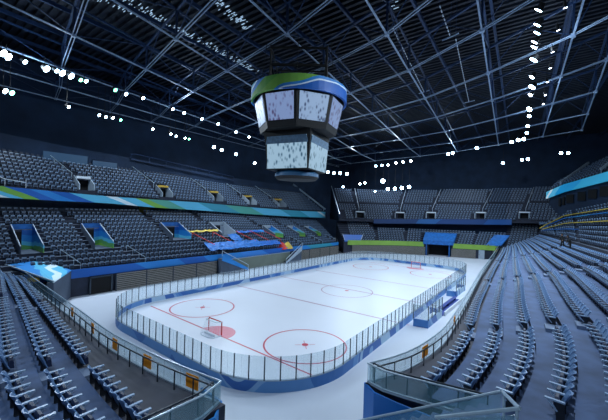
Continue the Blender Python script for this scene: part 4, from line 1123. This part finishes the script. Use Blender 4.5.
for i, (xa, ya, xb, yb) in enumerate(CABLES):
    t = thing('light_batten', 'thin pale dashed batten under the roof right of the scoreboard, ' + ['nearest the lamps', 'longest one', 'closest to the scoreboard'][i], 'batten', (xa, ya, 33), 0)
    n = int(math.hypot(xb - xa, yb - ya) / .8); mb = MB()
    mb.bar((xa, ya, 33.1), (xb, yb, 33.1), .05); part('carrier', mb, M['steel_dim'], t)
    mb = MB()
    for k in range(n): mb.bar((xa + (xb - xa) * k / n, ya + (yb - ya) * k / n, 33), (xa + (xb - xa) * (k + .55) / n, ya + (yb - ya) * (k + .55) / n, 33), .10)
    o = part('dashes', mb, M['white'], t); o['kind'] = 'stuff'
    mb = MB(); mb.bar((xb - .3, yb - 1, 33), (xb + .3, yb + 1, 33), .12); part('end_bar', mb, M['steel'], t)
    for q in (0, 1):
        mb = MB(); mb.tube((xa + (xb - xa) * q, ya + (yb - ya) * q, 33), (xa + (xb - xa) * q, ya + (yb - ya) * q, 37.5), .03, 6); part('hanger', mb, M['steel_dim'], t)
# purlins on the top chords
for q in range(12):
    y0 = -46 + q * 7.6
    t = thing('roof_purlin', 'dark blue purlin beam carrying the ribbed roof deck', 'beam', (-50, y0, 36), 0, 'roof purlins')
    mb = MB(); mb.bar((-58, y0, 36.3), (86, y0 + 12, 36.3), .3, .5); part('beam', mb, M['steel_dim'], t)
    mb = MB()
# glints of the lamps on the deck ribs, added as small glowing dashes
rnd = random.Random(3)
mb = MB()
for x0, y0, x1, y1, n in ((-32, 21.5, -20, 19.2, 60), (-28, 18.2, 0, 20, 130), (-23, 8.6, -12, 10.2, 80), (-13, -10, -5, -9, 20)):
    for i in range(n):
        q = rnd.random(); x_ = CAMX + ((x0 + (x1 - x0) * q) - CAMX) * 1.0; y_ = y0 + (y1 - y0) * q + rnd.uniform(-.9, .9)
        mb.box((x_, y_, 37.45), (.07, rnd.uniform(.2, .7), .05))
tag(obj('rib_glints', mb, M['glint']), 'rows of small glowing dashes for lamp glints on the dark roof deck, upper left', 'roof louvres', None, 'stuff')

# ------------------------------------------------------------------ scoreboard
JC = (-12.3, .9)
va = math.atan2(CAMY - JC[1], CAMX - JC[0])      # faces are turned by a few degrees from the hall axis
t = thing('scoreboard', 'hanging octagonal scoreboard cube with eight upper and four lower video screens', 'scoreboard', (JC[0], JC[1], 16))
def jp(ang, rad, z): return (JC[0] + rad * math.cos(ang), JC[1] + rad * math.sin(ang), z)
A0 = va - .05
mb = MB(); mb.ring([(5.7, 25.0), (5.95, 25.0), (5.95, 26.6), (5.6, 26.65), (5.6, 25.05)], 48, JC); part('banner_ring', mb, M['jband'], t)
mb = MB(); n8 = [A0 + k * PI / 4 for k in range(8)]
mb2 = MB()
prof = [(5.55, 26.4), (5.6, 25.0), (4.75, 21.2)]
mb2.ring(prof, 8, JC, a0=A0)
mb2.poly([jp(a, 5.55, 26.4) for a in n8])
# waist: octagon narrowing to the square lower block
S0 = va + .33; sq = [S0 + k * PI / 2 for k in range(4)]
mb2.poly([jp(a, 4.75, 21.2) for a in n8][::-1])
mb2.ring([(4.35, 21.3), (4.30, 20.6), (3.85, 16.6)], 4, JC, a0=S0)
mb2.poly([jp(a, 3.85, 16.6) for a in sq][::-1])
part('housing', mb2, M['black'], t)
def face_quad(p0, p1, q0, q1, inset, out, z_in, tilt=0.):
    """screen slab on a face given by top p0,p1 and bottom q0,q1"""
    p0, p1, q0, q1 = map(Vector, (p0, p1, q0, q1))
    def at(u, v): return (p0 * (1 - u) + p1 * u) * (1 - v) + (q0 * (1 - u) + q1 * u) * v
    nrm = (p1 - p0).cross(q0 - p0).normalized(); cen = Vector((JC[0], JC[1], (p0.z + q0.z) / 2))
    if nrm.dot(at(.5, .5) - cen) < 0: nrm = -nrm
    i0, v0, v1 = inset, z_in[0], z_in[1]
    C = [at(i0 + tilt, v0), at(1 - i0 - tilt, v0), at(1 - i0, v1), at(i0, v1)]
    return [c + nrm * .02 for c in C] + [c + nrm * out for c in C], nrm
for k in range(8):
    a, c = n8[k], n8[(k + 1) % 8]
    H8, _ = face_quad(jp(a, 5.6, 25.2), jp(c, 5.6, 25.2), jp(a, 4.75, 21.2), jp(c, 4.75, 21.2), .08, .10, (.07, .80))
    s = MB(); s.hexa(H8); part('upper_screen', s, M['scr_team'] if k % 2 else M['scr_rink'], t)
for k in range(4):
    a, c = sq[k], sq[(k + 1) % 4]
    top0, top1, bo0, bo1 = jp(a, 4.30, 20.6), jp(c, 4.30, 20.6), jp(a, 3.85, 16.6), jp(c, 3.85, 16.6)
    H8, nn = face_quad(top0, top1, bo0, bo1, .02, .10, (.02, .97), .05)
    H8[0] = H8[0]; s = MB(); s.hexa(H8); so = part('lower_screen', s, M['scr_low'], t)
    H8, nn = face_quad(top0, top1, bo0, bo1, .03, .12, (.02, .24), .045); s = MB(); s.hexa(H8)
    s.v = [tuple(Vector(v) - t.location) for v in s.v]; obj('crowd_strip', s, M['scr_dark'], so)
mb = MB(); mb.ring([(2.3, 16.6), (2.7, 16.3), (2.75, 15.9)], 40, JC); part('bottom_band', mb, M['jdisc'], t)
mb = MB(); mb.ring([(2.75, 15.9), (2.4, 15.55), (.01, 15.5)], 40, JC); part('bottom_disc', mb, M['black'], t)
mb = MB()
for k in range(4):
    a = A0 + PI / 4 + k * PI / 2; p = jp(a, 4.6, 28.6); q = jp(a + PI / 2, 4.6, 28.6)
    mb.bar(p, q, .25); mb.bar(jp(a, 4.6, 27), p, .22); mb.bar(p, jp(a, 4.6, 30.9), .16); mb.bar(jp(a, 4.6, 30.6), jp(a + PI / 2, 4.6, 30.6), .2)
part('hanging_frame', mb, M['black'], t)
for k in range(8):
    mb = MB(); mb.tube(jp(A0 + k * PI / 4, 5.7, 27), jp(A0 + k * PI / 4, 5.2, 31), .035, 6); part('hoist_cable', mb, M['black'], t)

# ------------------------------------------------------------------ light fittings
def lamp(x_, y_, z_, rad, kind, label, group, aim=(0, 0, 0), top=31.0):
    t = thing('spotlight', label, 'spotlight', (x_, y_, z_), 0, group)
    d = (Vector(aim) - Vector((x_, y_, z_))).normalized()
    a = Vector((x_, y_, z_))
    mb = MB(); mb.tube(a - d * .55, a, rad * .75, 12, rad * 1.05); part('housing', mb, M['black'], t)
    mb = MB(); mb.tube(a, a + d * .06, rad, 12); part('lens', mb, M[kind], t)
    mb = MB(); mb.tube(a - d * .3, (a.x - d.x * .3, a.y - d.y * .3, top), .03, 6); part('hanging_rod', mb, M['black'], t)
RL = [(-10.2, -23.5), (-7.6, -23.3), (-6.0, -23.2), (-4.1, -22.9), (-2.9, -22.8), (.5, -22.6), (5.9, -22.1), (9.8, -21.9), (13.2, -21.5), (20.8, -20.9), (25.3, -20.6), (32.9, -19.9), (39.3, -19.3)]
SL = [(-9.4, -25.3), (-5.5, -24.8), (-.6, -24.3), (4.0, -24.0), (8.8, -23.6), (14.4, -23.2), (18.9, -22.8)]
LL = [(-35.7, 27.6), (-35.1, 28.4), (-33.5, 28.5), (-31.2, 28.8), (-30.2, 28.4), (-29.5, 28.6), (-28.4, 28.8), (-27.1, 29.3), (-26.5, 29.1), (-22.4, 29.4), (-20.6, 29.9), (-18.1, 29.4), (-12., 30.8), (-9.4, 31.3), (-5., 32.), (-.7, 32.4), (6.2, 34.8), (11.5, 36.1)]
L2 = [(-34.8, 31.4), (-34.1, 31.6), (-27.6, 32.3), (-23.2, 33.1), (-22.1, 33.4), (-21.2, 33.), (-19.9, 33.2), (-13.6, 34.7), (-9.5, 35.6), (-7.9, 36.4), (-5.8, 36.5), (-4.8, 36.6)]
L3 = [(3.6, 39.4), (7.1, 41.), (12.9, 42.5), (22.1, 45.0), (30.3, 45.5)]
FL = [(66, 49, 27.3), (66, 46.1, 26.8), (66, 43.3, 26.7), (66, 40.1, 26.2), (66, 34.4, 22.2), (66, 32.3, 22.5), (66, 25.2, 23.), (66, 28.1, 19.1), (66, 23.2, 20.1), (66, 20.6, 20.2), (66, 18.1, 20.4), (66, 15.6, 20.7), (66, 41.7, 21.2), (66, 28.1, 28.5), (66, 25.7, 28.6), (66, 23.4, 28.6), (65, 20.1, 29.), (63.9, 17.1, 29.), (62.9, 14.1, 29.), (54.9, .4, 29.), (53.8, -1.1, 29.), (49.2, -8., 29.), (66, -11.8, 27.1), (66, -16.4, 27.7), (66, -17.8, 27.8), (66, -25., 28.9), (66, -26.5, 28.8), (45.2, -16., 29.), (43.5, -17.4, 29.), (43., -18.5, 29.)]
for i, (x_, y_) in enumerate(RL): lamp(x_, y_, 29.5, .42 if i in (5, 7, 9) else .30, 'lens_dim' if i in (3, 8) else 'lens', 'bright round spotlight in the main row under the right side of the roof', 'main spotlight row at right', (0, 0, 0))
for i, (x_, y_) in enumerate(SL): lamp(x_, y_, 29.5, .14, 'lens_dim', 'small spotlight of the thin outer row at the right of the roof', 'thin outer spotlight row at right', (10, -30, 3))
for i, (x_, y_) in enumerate(LL): lamp(x_, y_, 29.5, .44 if i in (0, 1, 3, 5, 6) else .28, 'lens_green' if i in (7, 9) else 'lens', 'bright spotlight in the upper row along the left side of the roof', 'upper spotlight row at left', (0, 0, 0))
for i, (x_, y_) in enumerate(L2): lamp(x_, y_, 26, .34 if i < 2 else .22, 'lens_green' if i in (1, 6, 11) else 'lens', 'spotlight in the lower row in front of the left wall', 'lower spotlight row at left', (0, 0, 0))
for i, (x_, y_) in enumerate(L3): lamp(x_, y_, 26 if i < 3 else 25, .38, 'lens', 'spotlight hanging over the far part of the left upper tier', 'spotlights over the far left tier', (0, 0, 0))
for i, (x_, y_, z_) in enumerate(FL):
    big = 6 <= i <= 11 or i < 4
    lamp(x_, y_, z_, .75 if i == 6 else (.55 if big else .38), 'lens', 'bright spotlight above the far end stand, %s' % ('left of the middle' if y_ > 10 else 'right of the middle'), 'spotlights over the far end, ' + ('left' if y_ > 10 else 'right'), (0, 0, 0), 31 if z_ > 25 else 36)

def spot(x_, y_, z_, aim, power, size=2.2, rad=.5, col=(.74, .87, 1.)):
    l = D.lights.new('spot', 'SPOT'); l.energy = power; l.spot_size = size; l.spot_blend = .8; l.shadow_soft_size = rad; l.color = col
    o = D.objects.new('hall_spot', l); COL.objects.link(o); o.location = (x_, y_, z_)
    o.rotation_euler = (Vector(aim) - Vector((x_, y_, z_))).to_track_quat('-Z', 'Y').to_euler()
def point(x_, y_, z_, power, rad=.4, col=(.62, .80, 1.)):
    l = D.lights.new('point', 'POINT'); l.energy = power; l.shadow_soft_size = rad; l.color = col
    o = D.objects.new('lamp_glow', l); COL.objects.link(o); o.location = (x_, y_, z_)
SP = 13000
for x_, y_ in ((-10, -23.4), (5.9, -22.3), (22, -21), (38, -19.5)):
    spot(x_, y_, 29.2, (x_ - 3, 0, 0), SP, 2.4)
    spot(x_, y_ - .6, 29.2, (x_, y_ - 8, 0), SP * .6, 2.4)
for x_, y_ in ((-30, 28.5), (-12, 30.8), (6, 34.5)):
    spot(x_, y_, 29.2, (x_ + 2, 4, 0), SP * 1.0, 2.4)
    spot(x_, y_ + .8, 29.2, (x_, y_ + 8, 0), SP * .6, 2.3)
for x_, y_ in ((62, 14), (62, -8), (64, 30)):
    spot(x_ - 12, y_, 29, (20, 0, 0), SP * .6, 2.2); spot(x_ - 14, y_ - 1, 29.4, (74, y_, 9), SP * .8, 1.9)
spot(-46, 5, 29.2, (-37, 2, 3), SP * .6, 2.4, col=(.62, .80, 1.)); spot(-50, -22, 29.2, (-30, -20, 3), SP * .7, 2.4, col=(.62, .80, 1.)); spot(-22, -42, 29.2, (-35, -12, 1), SP * .5, 1.6, col=(.62, .80, 1.)); spot(12, -38, 29.2, (32, -30, 8), SP * .8, 2.2, col=(.62, .80, 1.))  # added fill spots without fittings, brightening the near and right stands
for x_, y_ in ((-2, -23.1), (14, -21.9), (-32, 28.6), (-9, 31), (30, -20)): point(x_, y_, 29.3, 1100)
point(55, 0, 28.5, 1500); point(64, 24, 24, 1800)

for px_, k_, yw, lab, ln_ in ((28.5, 8, 2.6, 'person in black clothes standing among the right seat rows, left of the pair', .02), (23.2, 8, 1.8, 'person in black clothes leaning forward among the right seat rows, right of the pair', .14)):
    person(px_, interp(R1, px_) - interp(SPR, px_) * k_ + .75, RZ(k_), yw, lab, ln_, 1.35)

# ------------------------------------------------------------------ world and view
w = D.worlds.new('world'); SC.world = w; w.use_nodes = True
w.node_tree.nodes['Background'].inputs[0].default_value = (.05, .10, .22, 1)
w.node_tree.nodes['Background'].inputs[1].default_value = .1
SC.view_settings.view_transform = 'Standard'; SC.view_settings.look = 'None'; SC.view_settings.gamma = 1
SC.view_settings.use_curve_mapping = False
SC.view_settings.exposure = 0
SC.cycles.use_denoising = True
